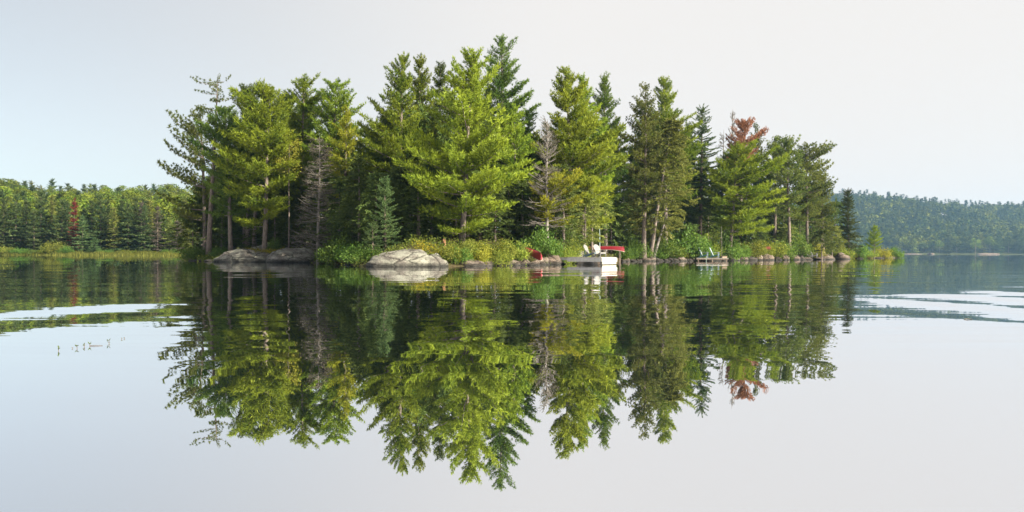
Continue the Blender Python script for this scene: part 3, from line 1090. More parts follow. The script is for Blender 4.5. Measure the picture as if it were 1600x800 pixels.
# fillers: the next ranks of the wood, seen in the gaps (copies of trees above)
rnd = random.Random(9)
skyx = [300, 330, 380, 420, 475, 525, 560, 600, 630, 690, 740, 785, 815, 850, 890, 945, 985, 1036, 1070, 1096, 1150, 1180, 1230, 1260, 1300]
skyy = [330, 240, 190, 175, 170, 175, 215, 190, 150, 145, 140, 130, 200, 200, 165, 170, 190, 175, 215, 225, 240, 240, 250, 265, 330]
srcs = [('white_pine', 389), ('white_pine', 447), ('white_pine', 687), ('white_pine', 944), ('white_pine', 1076), ('white_pine', 803)]
k = 0
fx = 318
while fx < 1292:
    Ys = np.interp(fx, [s[0] for s in SHORE], [s[1] for s in SHORE])
    Yd = Ys + rnd.uniform(17, 27) if fx > 500 else 95 + rnd.uniform(0, 8)
    X = PX(fx, Yd)
    if isl_dist(X, Yd)[0] < 1.0:
        Yd = Ys + 12
        X = PX(fx, Yd)
    ty = np.interp(fx, skyx, skyy) + rnd.uniform(0, 45)
    gz = ground_z(X, Yd) - 0.1
    Ht = CAMH + (hor(fx) - ty) / F * Yd - gz
    src, Hs = PROTO[srcs[k % len(srcs)]]
    s = Ht / Hs
    copy_tree(src, (X, Yd, gz), rnd.uniform(0, 6.28), (min(1.25, max(0.8, s)), s), 'dark pine of the rear ranks, half hidden behind the front trees', 'pine', 'pines in the rear ranks of the island wood')
    k += 1
    fx += rnd.uniform(17, 27)
# low dark cedars that close the wood at eye level
csr = [('cedar_tree', 560), ('cedar_tree', 530), ('cedar_tree', 640), ('cedar_tree', 470)]
k = 0
for row in range(2):
    fx = 306 + 9 * row
    while fx < 1312:
        Ys = np.interp(fx, [s[0] for s in SHORE], [s[1] for s in SHORE])
        Yd = Ys + (rnd.uniform(9, 13) if row == 0 else rnd.uniform(15, 20))
        X = PX(fx, Yd)
        if isl_dist(X, Yd)[0] < 0.5:
            fx += 20
            continue
        gz = max(0.0, ground_z(X, Yd)) - 0.1
        src, Hs = PROTO[csr[k % len(csr)]]
        Ht = rnd.uniform(3.5, 6.0) if row == 0 else rnd.uniform(6.0, 10.5)
        copy_tree(src, (X, Yd, gz), rnd.uniform(0, 6.28), (rnd.uniform(0.9, 1.25), Ht / Hs), 'dark cedar of the understorey in deep shade behind the front trunks', 'cedar', 'understorey cedars of the island')
        k += 1
        fx += rnd.uniform(17, 25)

# ------------------------------------------------------------------ rocks
def rock_mesh(size, seed, mat, sub=3, rough=0.22, flat=0.5, facet=0.0, cracks=0.0):
    import bmesh
    bm = bmesh.new()
    bmesh.ops.create_icosphere(bm, subdivisions=sub, radius=1.0)
    off = Vector((seed * 3.17, seed * 1.31, seed * 0.77))
    for v in bm.verts:
        d = v.co.normalized()
        n = mnoise.fractal(d * 1.1 + off, 1.0, 2.0, 4) * rough * 1.6
        n += mnoise.noise(d * 4.0 + off) * rough * 0.35
        c = mnoise.cell(d * 2.3 + off) * facet
        co = d * (1.0 + n + c)
        co.x = math.copysign(abs(co.x) ** 0.85, co.x)
        co.y = math.copysign(abs(co.y) ** 0.85, co.y)
        z = co.z
        z = z * (0.85 if z > 0 else flat)
        p = Vector((co.x * size[0], co.y * size[1], z * size[2]))
        if cracks:
            w = mnoise.noise(Vector((p.x * 0.9, p.y * 0.9, p.z * 3.5)) + off)
            p.z -= cracks * max(0.0, 1 - abs(w) * 9) * 0.6
            p += d * cracks * 0.8 * mnoise.fractal(p * 2.2 + off, 0.8, 2.1, 4)
        v.co = p
    me = bpy.data.meshes.new('rock')
    bm.to_mesh(me)
    bm.free()
    me.polygons.foreach_set('use_smooth', [True] * len(me.polygons))
    me.materials.append(mat)
    return me


def rock(name, x, Y, w_px, top_y, seed, mat, label, group=None, depth=None, sub=3, tilt=0.0, yaw=0.0, rough=0.22, cracks=0.0, zb=None, cat='rock'):
    """a rock whose middle is at pixel x and depth Y, w_px wide, topping out at pixel top_y"""
    wx = w_px / F * Y / 2
    zt = CAMH + (hor(x) - top_y) / F * Y
    base = -0.12 if zb is None else zb
    hz = max(0.06, zt - base)
    dy = depth or wx * 1.2
    o = link(name, rock_mesh((wx, dy, hz * 1.1), seed % 97, mat, sub, rough, 0.35, cracks=cracks), None, (PX(x, Y), Y + dy * 0.55, base))
    o.rotation_euler = (0, tilt, yaw)
    return tag(o, label, cat, group)


rock('rock_outcrop', 384, 75.0, 104, 390.5, 11, M_ROCK, 'wide lichen-grey granite outcrop under the leaning pine trunks', sub=5, rough=0.16, cracks=0.10, depth=2.6)
rock('rock_outcrop', 452, 72.5, 78, 386, 12, M_ROCK, 'smooth pale sloping outcrop right of the mossy hollow', sub=5, rough=0.13, cracks=0.07, depth=2.4, tilt=-0.06)
rock('rock_outcrop', 415, 79, 60, 383, 31, M_ROCK, 'flat grey ledge behind the mossy hollow at the pine trunks', sub=4, rough=0.15, cracks=0.06, zb=0.5, depth=1.6)
rock('rock_outcrop', 627, 54.0, 112, 390.0, 13, M_ROCK, 'big domed lichen-spotted granite rock at the front of the island', sub=5, rough=0.10, cracks=0.07, depth=2.2)
rock('rock_outcrop', 668, 54.4, 66, 397, 14, M_ROCK, 'low sloping granite shelf at the right foot of the big dome', sub=4, rough=0.14, cracks=0.07, depth=1.6, tilt=0.10)
rock('rock_outcrop', 668, 60, 60, 384, 15, M_ROCK, 'grey rock ledge half hidden behind the big domed rock', sub=4, rough=0.15, zb=0.7, depth=1.4)
rock('rock', 686, 55.2, 22, 393.5, 16, M_ROCK, 'pale slanting stone between the big dome and the yellow-green bushes', sub=3, rough=0.2, tilt=-0.5)
FRONT = [
    (308, 79.5, 34, 408.0, M_ROCKD, 'low dark stone at the left tip of the island'),
    (330, 76.8, 22, 407.5, M_ROCKD, 'dark stone between the left tip and the lichen outcrop'),
    (500, 70.5, 22, 407.5, M_ROCKD, 'dark wet stone just right of the pale sloping outcrop'),
    (548, 60.0, 20, 411.5, M_ROCKD, 'flat dark stone in the shaded water left of the big dome'),
    (733, 56.5, 50, 404.8, M_ROCKT, 'rounded tan granite boulder at the water under the yellow-green bushes'),
    (757, 57.6, 28, 404.0, M_ROCKT, 'slanting pinkish slab right of the rounded tan boulder'),
    (777, 58.4, 13, 406.5, M_ROCKT, 'small round tan stone between the slanting slabs'),
    (795, 60.0, 34, 402.5, M_ROCKT, 'dark-sided slab with a sunlit edge left of the red canoe'),
    (812, 61.0, 34, 401.5, M_ROCKT, 'pale flat slab in front of the red canoe'),
    (832, 61.0, 24, 406.5, M_ROCKT, 'low wet slab at the near tip of the red canoe'),
    (860, 66.0, 38, 395.5, M_ROCKT, 'pale boulder behind the dock gangway'),
    (846, 64.5, 24, 400.0, M_ROCKT, 'tan boulder between the red canoe and the gangway'),
    (872, 67.0, 22, 405.0, M_ROCKT, 'tan stone in the water under the gangway'),
    (905, 72.0, 22, 393.0, M_ROCK, 'pale grey boulder left of the deck chairs'),
]
for i, (x, Y, w, ty, m, lab) in enumerate(FRONT):
    rock('rock', x, Y, w, ty, 40 + i, m, lab, 'rocks along the near shore', rough=0.2, tilt=0.12 * math.sin(i * 2.1), yaw=0.5 * math.sin(i * 3.3), sub=4, cracks=0.03)
rx = 968.0
rr = random.Random(4)
i = 0
while rx < 1165:
    w = rr.uniform(8, 15)
    Y = float(np.interp(rx, [s[0] for s in SHORE], [s[1] for s in SHORE])) - 0.7
    wl0 = hor(rx) + F * CAMH / Y
    i += 1
    rock('shore_stone', rx + w / 2, Y, w * 1.1, wl0 - rr.uniform(3.2, 6.8), 80 + i, M_ROCKD if rr.random() < 0.72 else M_ROCKT,
         f'dark waterside stone, {ordinal(i)} of the row counted right from the dock', 'row of stones right of the dock', rough=0.25, yaw=rr.uniform(0, 3), cat='stone')
    rx += w * 0.86
RIGHT = [
    (1171, 108, 26, 396.5, M_ROCKD, 'dark boulder with pale top left of the big tan boulders'),
    (1186, 109, 14, 394.0, M_ROCKT, 'pale pinkish stone between two larger boulders'),
    (1200, 110.5, 23, 392.0, M_ROCKT, 'big rounded tan boulder below the pink spot in the bushes'),
    (1216, 112.5, 12, 398.0, M_ROCKD, 'small dark stone right of the big rounded tan boulder'),
    (1228, 114.5, 12, 393.0, M_ROCKT, 'upright pinkish boulder left of the orange chairs'),
    (1243, 117.0, 16, 395.5, M_ROCKT, 'sunlit tan boulder below the orange chairs'),
    (1252, 118.5, 14, 396.5, M_ROCKD, 'dark stone between the orange and the white chairs'),
    (1262, 120.0, 22, 399.0, M_ROCKT, 'low flat tan rock under the white chairs'),
    (1281, 123.5, 18, 398.0, M_ROCKT, 'flat reddish slab right of the white chairs'),
    (1294, 125.5, 26, 393.5, M_ROCKT, 'long low boulder with a sunlit ridge before the low cedar'),
    (1317, 134.0, 22, 392.0, M_ROCKT, 'large smooth dome-shaped boulder left of the pointed spruce'),
    (1345, 146.0, 16, 398.5, M_ROCKD, 'low stone at the waterline below the pointed spruce'),
    (1372, 160.0, 18, 397.5, M_ROCKD, 'low stone below the lone small pine'),
    (1390, 170.0, 20, 396.5, M_ROCKT, 'pale flat ledge at the tip of the grassy point'),
    (1403, 176.0, 14, 398.0, M_ROCKT, 'last pale stone beyond the tip of the grassy point'),
]
for i, (x, Y, w, ty, m, lab) in enumerate(RIGHT):
    rock('boulder', x, Y, w * 1.05, ty, 140 + i, m, lab, 'boulders along the far right shore', rough=0.17, yaw=0.4 * math.sin(i * 2.7), sub=3, cat='boulder')

# ------------------------------------------------------------------ shrubs
def gen_shrub(h, w, seed, n, plume=0.5, up=0.9):
    rng = np.random.default_rng(seed)
    wood = Wood()
    cr = Crown('leaf', rng)
    for i in range(n):
        a = rng.uniform(0, 6.283)
        rr_ = w * math.sqrt(rng.uniform(0.0, 1.0))
        lump = 0.75 + 0.25 * math.sin(2.3 * a + seed) + 0.2 * math.sin(5.1 * a + 2 * seed)
        hh = h * (1 - 0.55 * (rr_ / w) ** 2) * lump * rng.uniform(0.55, 1.1)
        b = np.array([math.cos(a) * rr_ * 0.3, math.sin(a) * rr_ * 0.3, 0])
        p = np.array([math.cos(a) * rr_, math.sin(a) * rr_, hh])
        wood.tube([b, (b + p) / 2 + np.array([0, 0, 0.1 * h]), p], [0.012, 0.009, 0.004], 3)
        d = np.array([math.cos(a) * 0.5, math.sin(a) * 0.5, up]) + rng.normal(size=3) * 0.3
        for q in (0.9, 0.6, 0.3):
            if q > 0.5 or rng.uniform() < 0.6:
                cr.add(b + (p - b) * q, d, plume * rng.uniform(0.7, 1.2), 0.12 * (q - 0.6))
    return wood, cr


def shrub_root(name, wood, cr, leaf, loc, label, group):
    root = bpy.data.objects.new(name, None)
    COL.objects.link(root)
    root.location = loc
    link('stems', wood.mesh('stems', M_BARKD), root)
    link('foliage', cr.mesh('foliage', leaf), root)
    return tag(root, label, 'shrub', group)


SHR = []
for k, (h, w, n, mt) in enumerate([(1.5, 1.0, 42, M_LEAF), (1.1, 1.1, 40, M_LEAF), (1.3, 0.9, 40, M_LEAFG), (1.0, 1.0, 36, M_LEAFG), (0.8, 0.8, 30, M_LEAFY), (1.6, 0.9, 44, M_LEAF)]):
    SHR.append((gen_shrub(h, w, 500 + k, n), h, mt))
SPOTS = [  # x, depth, top y, prototype, width factor, label
    (706, 56.2, 384, 1, 1.0, 'grey-green shrub right beside the pale slanting stone'),
    (722, 57.5, 378, 0, 1.0, 'yellow-green shrub above the rounded tan boulder'),
    (743, 58.6, 372, 5, 1.1, 'tallest yellow-green shrub in front of the largest pine'),
    (764, 59.0, 374, 0, 1.1, 'bright yellow-green shrub above the slanting slab'),
    (786, 60.0, 372, 5, 1.0, 'bright shrub behind the small round tan stone'),
    (804, 61.5, 376, 0, 1.0, 'yellow-green shrub just left of the red canoe'),
    (775, 58.6, 390, 1, 0.9, 'low shrub overhanging the slanting slabs'),
    (716, 56.4, 392, 3, 0.8, 'low green shrub at the left edge of the tan boulder'),
    (752, 57.8, 390, 4, 0.8, 'low yellow shrub over the pinkish slab'),
    (828, 66.6, 374, 2, 1.1, 'dark green shrub behind the red canoe'),
    (848, 66.8, 366, 3, 1.3, 'green shrub at the foot of the bare grey tree'),
    (868, 69.5, 374, 0, 1.1, 'pale shrub behind the boulder at the gangway'),
    (888, 71.0, 368, 5, 1.1, 'yellow-green shrub left of the deck chairs'),
    (902, 73.0, 376, 1, 1.0, 'bright shrub behind the grey boulder by the deck chairs'),
    (878, 69.0, 385, 1, 0.9, 'low shrub behind the gangway'),
    (555, 60.5, 384, 2, 1.3, 'green shrub overhanging the dark water left of the big dome'),
    (535, 64.5, 380, 3, 1.5, 'dark green shrub right of the half-dead spruce'),
    (516, 68.0, 386, 2, 1.3, 'green shrub below the half-dead spruce'),
    (570, 57.5, 390, 3, 1.2, 'low green shrub at the left foot of the big dome'),
    (305, 82.0, 388, 2, 1.3, 'shaded shrub at the left tip of the island'),
    (345, 80.0, 392, 3, 0.9, 'small shrub beside the leftmost pale trunk'),
    (428, 76.5, 375, 2, 0.6, 'upright little sapling right of the slanted pine trunk'),
    (980, 91.5, 385, 2, 1.2, 'green shrub at the right end of the far red canoe'),
    (993, 92.5, 378, 3, 1.4, 'leafy shrub left of the straight bare trunk'),
    (1022, 94.0, 384, 2, 1.4, 'green shrub below the slanting cedar stems'),
    (1040, 95.0, 378, 3, 1.7, 'bushy green shrub behind the stone row'),
    (1056, 95.5, 382, 0, 1.4, 'paler shrub in the middle of the stone row'),
    (1072, 97.0, 366, 3, 2.2, 'large round green shrub left of the blue-shaded chairs'),
    (1090, 99.0, 372, 2, 1.6, 'green shrub directly behind the first blue-shaded chair'),
    (1110, 101.0, 362, 0, 1.4, 'tall yellowish shrub between the blue-shaded chairs'),
    (1135, 103.0, 374, 3, 1.8, 'shaded shrub right of the thin pole'),
    (1152, 106.0, 380, 2, 1.6, 'shaded shrub left of the dark pale-topped boulder'),
    (1170, 109.5, 376, 0, 1.8, 'sunlit shrub behind the dark pale-topped boulder'),
    (1186, 112.0, 372, 5, 1.8, 'tall sunlit shrub left of the pink spot'),
    (1203, 113.5, 376, 1, 1.8, 'sunlit shrub over the big rounded tan boulder'),
    (1220, 116.0, 374, 2, 1.9, 'green shrub left of the orange chairs'),
    (1242, 121.0, 368, 3, 1.9, 'green shrub behind the orange chairs'),
    (1258, 124.0, 374, 1, 1.5, 'yellowish shrub behind the white chairs'),
    (1275, 126.0, 380, 4, 1.5, 'small yellow shrub right of the white chairs'),
    (1308, 137.5, 384, 1, 2.0, 'yellow-green shrub above the long low boulder'),
    (1338, 147.0, 382, 3, 2.0, 'shrub at the foot of the pointed spruce'),
    (1354, 155.0, 386, 0, 2.2, 'low bright shrub between the spruce and the lone pine'),
    (1378, 164.0, 387, 4, 2.0, 'low yellowish shrub right of the lone small pine'),
    (1397, 172.0, 386, 3, 1.6, 'round green shrub at the very tip of the grassy point'),
]
proto_s = {}
for i, (x, Y, ty, pk, wf, lab) in enumerate(SPOTS):
    X = PX(x, Y)
    gz = max(0.02, ground_z(X, Y)) - 0.05
    zt = CAMH + (hor(x) - ty) / F * Y
    (wood, cr), h, mt = SHR[pk]
    hz = max(0.35, zt - gz) / h
    if pk not in proto_s:
        o = shrub_root('shrub', wood, cr, mt, (X, Y, gz), lab, 'shrubs along the island shore')
        proto_s[pk] = o
    else:
        o = copy_tree(proto_s[pk], (X, Y, gz), 0, 1, lab, 'shrub', 'shrubs along the island shore')
    o.rotation_euler = (0, 0, i * 1.7)
    o.scale = (wf, wf, hz)

# ground plants: moss on the outcrop, herbs and ferns over the island's edge
def scatter(name, pts, mat, size, label, cat, nleaf=26, seed=1, up=0.8):
    rng = np.random.default_rng(seed)
    tv = [tpl_leaf(rng, nleaf, 0.16, (0.5, 0.3, 0.2)) for _ in range(4)]
    V, T = [], []
    for i, p in enumerate(pts):
        v, t = tv[i % 4]
        s = size * rng.uniform(0.6, 1.3)
        a = rng.uniform(0, 6.28)
        vv = (v - np.array([0.5, 0, -0.15])) * s
        V.append(vv @ rotz(a).T + p)
        T.append(np.clip(t * 0.8 + rng.uniform(-0.15, 0.35), 0, 1))
    V = np.concatenate(V)
    o = link(name, mesh_tris(name, V, np.arange(len(V)).reshape(-1, 3), mat, tint=np.concatenate(T)))
    return tag(o, label, cat, kind='stuff')


rg = np.random.default_rng(12)
pts = []
while len(pts) < 230:
    x, Y = rg.uniform(383, 448), rg.uniform(75.2, 77.8)
    X = PX(x, Y)
    pts.append((X, Y, max(0.75, ground_z(X, Y)) + rg.uniform(0.0, 0.18)))
for _ in range(60):
    x, Y = rg.uniform(648, 690), rg.uniform(55.6, 57.6)
    X = PX(x, Y)
    pts.append((X, Y, max(0.6, ground_z(X, Y)) + rg.uniform(0.05, 0.2)))
scatter('moss', np.array(pts), M_MOSS, 0.45, 'yellow-green moss and low herbs in the hollows of the rock', 'moss', seed=3)
pts = []
while len(pts) < 1500:
    x = rg.uniform(290, 1400)
    Ys = np.interp(x, [s[0] for s in SHORE], [s[1] for s in SHORE])
    Y = Ys + rg.uniform(0.3, 7) * (1.5 if x > 1000 else 1)
    X = PX(x, Y)
    pts.append((X, Y, max(0.05, ground_z(X, Y)) + 0.02))
scatter('undergrowth', np.array(pts), M_FERN, 0.75, 'low ferns and leafy herbs on the island floor', 'undergrowth', seed=4, nleaf=22)
pts = []
while len(pts) < 500:
    x = rg.uniform(1325, 1402)
    Ys = np.interp(x, [s[0] for s in SHORE], [s[1] for s in SHORE])
    Y = Ys + rg.uniform(0.3, 7)
    X = PX(x, Y)
    pts.append((X, Y, max(0.1, ground_z(X, Y)) + rg.uniform(0, 0.5)))
scatter('point_grass', np.array(pts), M_GRASS, 1.0, 'yellow-green grass and heath on the low point', 'grass', seed=5, nleaf=22)

# ------------------------------------------------------------------ dock, gangway, chairs, canoes
M_DECK = plain_mat('weathered_dock_boards', (0.26, 0.25, 0.24), 0.85, 0.25, 9.0, 0.2, 0.01)
M_FASCIA = plain_mat('grey_painted_board', (0.28, 0.285, 0.30), 0.75, 0.2, 6.0, 0.25)
M_WHITE = plain_mat('white_board', (0.24, 0.228, 0.212), 0.6, 0.1, 6.0, 0.3)
M_FLOAT = plain_mat('pale_float_drum', (0.22, 0.21, 0.19), 0.5, 0.15, 5.0, 0.4)
M_CHAIR = plain_mat('white_chair_paint', (0.15, 0.15, 0.155), 0.6, 0.1, 12.0, 0.3)
M_CHAIRB = plain_mat('pale_blue_chair_paint', (0.19, 0.23, 0.27), 0.6, 0.1, 12.0, 0.3)
M_ORANGE = plain_mat('orange_chair_plastic', (0.42, 0.13, 0.012), 0.5, 0.1, 12.0, 0.3)
M_CANOE = plain_mat('red_canoe_hull', (0.15, 0.006, 0.014), 0.45, 0.12, 3.0, 0.5)
M_TRIMW = plain_mat('pale_gunwale', (0.26, 0.23, 0.20), 0.5, 0.1, 8.0, 0.4)
M_PLANK = plain_mat('sunbleached_plank', (0.23, 0.18, 0.14), 0.8, 0.2, 10.0, 0.2)
M_POLE = plain_mat('grey_green_pole', (0.20, 0.26, 0.25), 0.7, 0.2, 6.0, 0.25)
M_WET = plain_mat('wet_dark_wood', (0.02, 0.017, 0.015), 0.5, 0.2, 20.0, 0.3)
M_PINK = foliage_mat('pink_blossom', (0.35, 0.03, 0.10), (0.60, 0.09, 0.20), trans=0.3, rand=0.05)
M_TORN = plain_mat('torn_orange_wood', (0.22, 0.12, 0.07), 0.9, 0.35, 6.0, 0.1, 0.02)

ca, sa = math.cos(R(37)), math.sin(R(37))
TV = np.array([-ca, sa, 0])       # along the dock towards the shore
BV = np.array([sa, ca, 0])        # across the dock, away from the camera
CN = np.array([PX(940, 64.0), 64.0, 0])
DZ = 0.55
RD = np.stack([TV, BV, np.array([0, 0, -1.0])], -1) * np.array([1, 1, -1])   # local axes as columns


def dpt(a, b, z):
    return CN + TV * a + BV * b + np.array([0, 0, z])


DL, DW = 2.9, 2.1
dock = bpy.data.objects.new('floating_dock', None)
COL.objects.link(dock)
dock.location = dpt(DL / 2, DW / 2, 0)
tag(dock, 'small grey wooden dock with a sunlit white end board holding two deck chairs', 'dock')


def local(p):
    return np.asarray(p) - np.array(dock.location)


for k in range(19):
    a = (k + 0.5) * DL / 19
    MB().box(local(dpt(a, DW / 2, DZ - 0.02 + 0.003 * (k % 3))), (DL / 19 - 0.014, DW + 0.03, 0.04), RD).build('plank', M_DECK, dock)
MB().box(local(dpt(DL / 2, -0.02, DZ - 0.19)), (DL, 0.045, 0.29), RD).build('side_board', M_FASCIA, dock)
MB().box(local(dpt(DL / 2, DW + 0.02, DZ - 0.19)), (DL, 0.045, 0.29), RD).build('side_board', M_FASCIA, dock)
MB().box(local(dpt(-0.026, DW / 2, DZ - 0.19)), (0.045, DW + 0.08, 0.29), RD).build('end_board', M_WHITE, dock)
MB().box(local(dpt(DL + 0.026, DW / 2, DZ - 0.19)), (0.045, DW + 0.08, 0.29), RD).build('end_board', M_FASCIA, dock)
MB().box(local(dpt(-0.01, DW / 2, DZ - 0.43)), (0.03, DW - 0.1, 0.16), RD).build('skirt_board', M_FLOAT, dock)
for a in (0.55, 1.9):
    p0, p1 = local(dpt(a, 0.15, 0.10)), local(dpt(a, DW - 0.15, 0.10))
    MB().tube([p0, p0 + (p1 - p0) * 0.05, p0 + (p1 - p0) * 0.95, p1], [0.17, 0.24, 0.24, 0.17], 14).build('float', M_FLOAT, dock, smooth=True)
MB().box(local(dpt(0.28, 0.06, 0.02)), (0.12, 0.10, 0.62), RD).build('post', M_PLANK, dock)

gang = bpy.data.objects.new('gangway', None)
COL.objects.link(gang)
g0 = dpt(DL + 0.08, DW * 0.40, DZ - 0.03)
g1 = np.array([PX(851, 67.4), 67.6, 0.50])
gang.location = g1 * np.array([1, 1, 0])
tag(gang, 'narrow board gangway leading from the rocks to the small dock', 'gangway')
gd = nrm(g1 - g0)
gs = nrm(np.cross(np.array([0, 0, 1.0]), gd))
RG = np.stack([gd, gs, np.cross(gd, gs)], -1)
gl_ = np.linalg.norm(g1 - g0)
for k in range(14):
    MB().box(g0 + gd * (k + 0.5) * gl_ / 14 - np.array(gang.location), (gl_ / 14 - 0.014, 1.15, 0.035), RG).build('plank', M_PLANK if k % 3 else M_DECK, gang)
for sd_ in (-1, 1):
    MB().box(g0 + gd * gl_ / 2 + gs * sd_ * 0.52 - np.array([0, 0, 0.115]) - np.array(gang.location), (gl_, 0.05, 0.18), RG).build('beam', M_FASCIA, gang)


def deck_chair(loc, heading, mat, label, group, s=1.0, lowmat=None):
    """a low slatted garden chair with a raked fan back and broad arms; it faces along its own +X"""
    root = bpy.data.objects.new('deck_chair', None)
    COL.objects.link(root)
    root.location = loc
    root.rotation_euler = (0, 0, heading)
    root.scale = (s, s, s)
    lm = lowmat or mat
    seat = MB().box((0.335, 0, 0.35), (0.025, 0.56, 0.10)).build('seat', lm, root)
    back = MB().box((-0.43, 0, 0.70), (0.03, 0.62, 0.06), roty(-0.42)).build('backrest', lm, root)
    for k in range(6):
        x = 0.28 - k * 0.095
        MB().box((x, 0, 0.385 - k * 0.030), (0.082, 0.54, 0.02), roty(-0.30)).build('slat', mat, seat)
    for k in range(7):
        u = (k - 3) / 3.0
        ln = 0.92 - 0.14 * u * u
        rot = roty(-0.42) @ rotx(-u * 0.13)
        c = np.array([-0.22, u * 0.20, 0.24]) + rot @ np.array([0, 0, ln / 2])
        MB().box(c, (0.022, 0.078, ln), rot, 1.15).build('slat', mat, back)
    for sd_ in (-1, 1):
        MB().box((0.0, sd_ * 0.36, 0.585), (0.78, 0.14, 0.025)).build('arm', mat, root)
        MB().box((0.30, sd_ * 0.31, 0.286), (0.09, 0.035, 0.572)).build('leg', mat, root)
        MB().box((-0.38, sd_ * 0.345, 0.33), (0.06, 0.03, 0.48)).build('leg', lm, root)
        p0, p1 = np.array([0.28, sd_ * 0.27, 0.34]), np.array([-0.62, sd_ * 0.27, 0.05])
        ang = math.atan2(p0[2] - p1[2], p0[0] - p1[0])
        MB().box((p0 + p1) / 2, (np.linalg.norm(p0 - p1), 0.03, 0.11), roty(-ang)).build('side_rail', lm, root)
    return tag(root, label, 'chair', group)


hd = math.atan2(-sa, ca)
M_CHAIRD = plain_mat('blue_grey_chair_frame', (0.10, 0.17, 0.22), 0.6, 0.1, 12.0, 0.3)
M_TEAL = plain_mat('teal_shade_chair_frame', (0.03, 0.10, 0.12), 0.6, 0.1, 12.0, 0.3)  # teal-blue shade of the white chairs' sides put into the frame colour
p = dpt(1.55, 1.0, DZ + 0.004)
deck_chair(p, hd + 0.10, M_CHAIR, 'white slatted deck chair at the shore side of the dock', 'deck chairs on the dock', 0.86, M_CHAIRD)
p = dpt(0.62, 0.85, DZ + 0.004)
deck_chair(p, hd - 0.25, M_CHAIR, 'white slatted deck chair at the sunlit end of the dock', 'deck chairs on the dock', 0.87)

# landing with the pair of blue-shaded chairs
LY = 95.2
land = bpy.data.objects.new('landing', None)
COL.objects.link(land)
land.location = (PX(1112, LY), LY, 0)
tag(land, 'low dark timber landing on the stones under the two blue-shaded chairs', 'landing')
for k in range(22):
    MB().box(((k - 10.5) * 0.155, 0.3, 0.32), (0.14, 1.5, 0.04)).build('plank', M_DECK, land)
for sd_ in (-0.35, 0.95):
    MB().box((0, sd_, 0.23), (3.4, 0.1, 0.13)).build('beam', M_BARKD, land)
for xx in (-1.5, 0.0, 1.5):
    MB().tube([(xx, -0.3, -0.3), (xx, -0.3, 0.2)], [0.08, 0.08], 7).build('post', M_BARKD, land)
step = MB().box((0, 0, 0), (0.5, 0.8, 0.2)).box((0, 0, 0.115), (0.54, 0.86, 0.03)).build('wooden_step', M_PLANK, None, (PX(1131, LY), LY, 0.42))
tag(step, 'short sunlit wooden step right of the blue-shaded chairs', 'step')
deck_chair((PX(1102, LY), LY + 0.3, 0.345), -0.35, M_CHAIRB, 'blue-shaded white chair left of the pair by the stone row', 'chairs on the low landing', 1.06, M_TEAL)
deck_chair((PX(1119, LY), LY + 0.3, 0.345), -0.35, M_CHAIRB, 'blue-shaded white chair nearest the thin pole', 'chairs on the low landing', 1.06, M_TEAL)
Yc = 121.0
for xx, lab in ((1265.5, 'white chair left of the far pair on the tan rocks'), (1272.5, 'white chair right of the far pair on the tan rocks')):
    deck_chair((PX(xx, Yc), Yc, 0.30), -0.45, M_CHAIR, lab, 'chairs on the tan rocks', 1.05)
for xx, hz, lab in ((1239, 0.85, 'taller orange chair above the sunlit tan boulder'), (1246, 0.68, 'shorter orange chair beside the taller one above the tan boulder')):
    deck_chair((PX(xx, 122.5), 122.5, hz), -0.9, M_ORANGE, lab, 'orange chairs among the bushes', 0.85)


def canoe(name, label, loc, rot, L=4.8, beam=0.86, dep=0.36):
    """an upturned canoe; built upright, then rolled over"""
    root = bpy.data.objects.new(name, None)
    COL.objects.link(root)
    n, m = 25, 13
    V = []
    for i in range(n):
        s = -1 + 2 * i / (n - 1)
        w = beam / 2 * (1 - abs(s) ** 2.3) ** 0.75 + 0.012
        sheer = dep + 0.20 * abs(s) ** 3.2
        keel = 0.05 * abs(s) ** 4
        for j in range(m):
            a = -1 + 2 * j / (m - 1)
            yy = w * math.sin(a * math.pi / 2) ** 1 if True else 0
            zz = keel + (sheer - keel) * (1 - math.cos(a * math.pi / 2)) ** 0.8
            V.append((s * L / 2 * (1 - 0.03 * (1 - zz / sheer) * abs(s) ** 6), yy, zz))
    V = np.array(V)
    T = []
    for i in range(n - 1):
        for j in range(m - 1):
            a = i * m + j
            T += [[a, a + 1, a + m + 1], [a, a + m + 1, a + m]]
    T = np.array(T)
    Vi = V.copy()
    Vi[:, 1] *= 0.965
    Vi[:, 2] += 0.014
    Tall = np.concatenate([T, T[:, ::-1] + len(V)])
    me = mesh_tris('hull', np.concatenate([V, Vi]), Tall, M_CANOE, smooth=True)
    hull = link('hull', me, root)
    for j in (0, m - 1):
        g = V.reshape(n, m, 3)[:, j]
        MB().tube(g, np.full(n, 0.022), 6).build('gunwale', M_TRIMW, hull, smooth=True)
    for s in (-0.5, 0.0, 0.5):
        w = beam / 2 * (1 - abs(s) ** 2.3) ** 0.75
        MB().box((s * L / 2, 0, dep - 0.02 + 0.2 * abs(s) ** 3.2), (0.07 if s == 0 else 0.22, 2 * w, 0.022)).build('thwart' if s == 0 else 'seat', M_PLANK, root)
    k = V.reshape(n, m, 3)[:, m // 2]
    MB().tube(k[1:-1] - np.array([0, 0, 0.004]), np.full(n - 2, 0.014), 5).build('keel_strip', M_TRIMW, hull)
    root.location = loc
    root.rotation_euler = rot
    return tag(root, label, 'canoe')


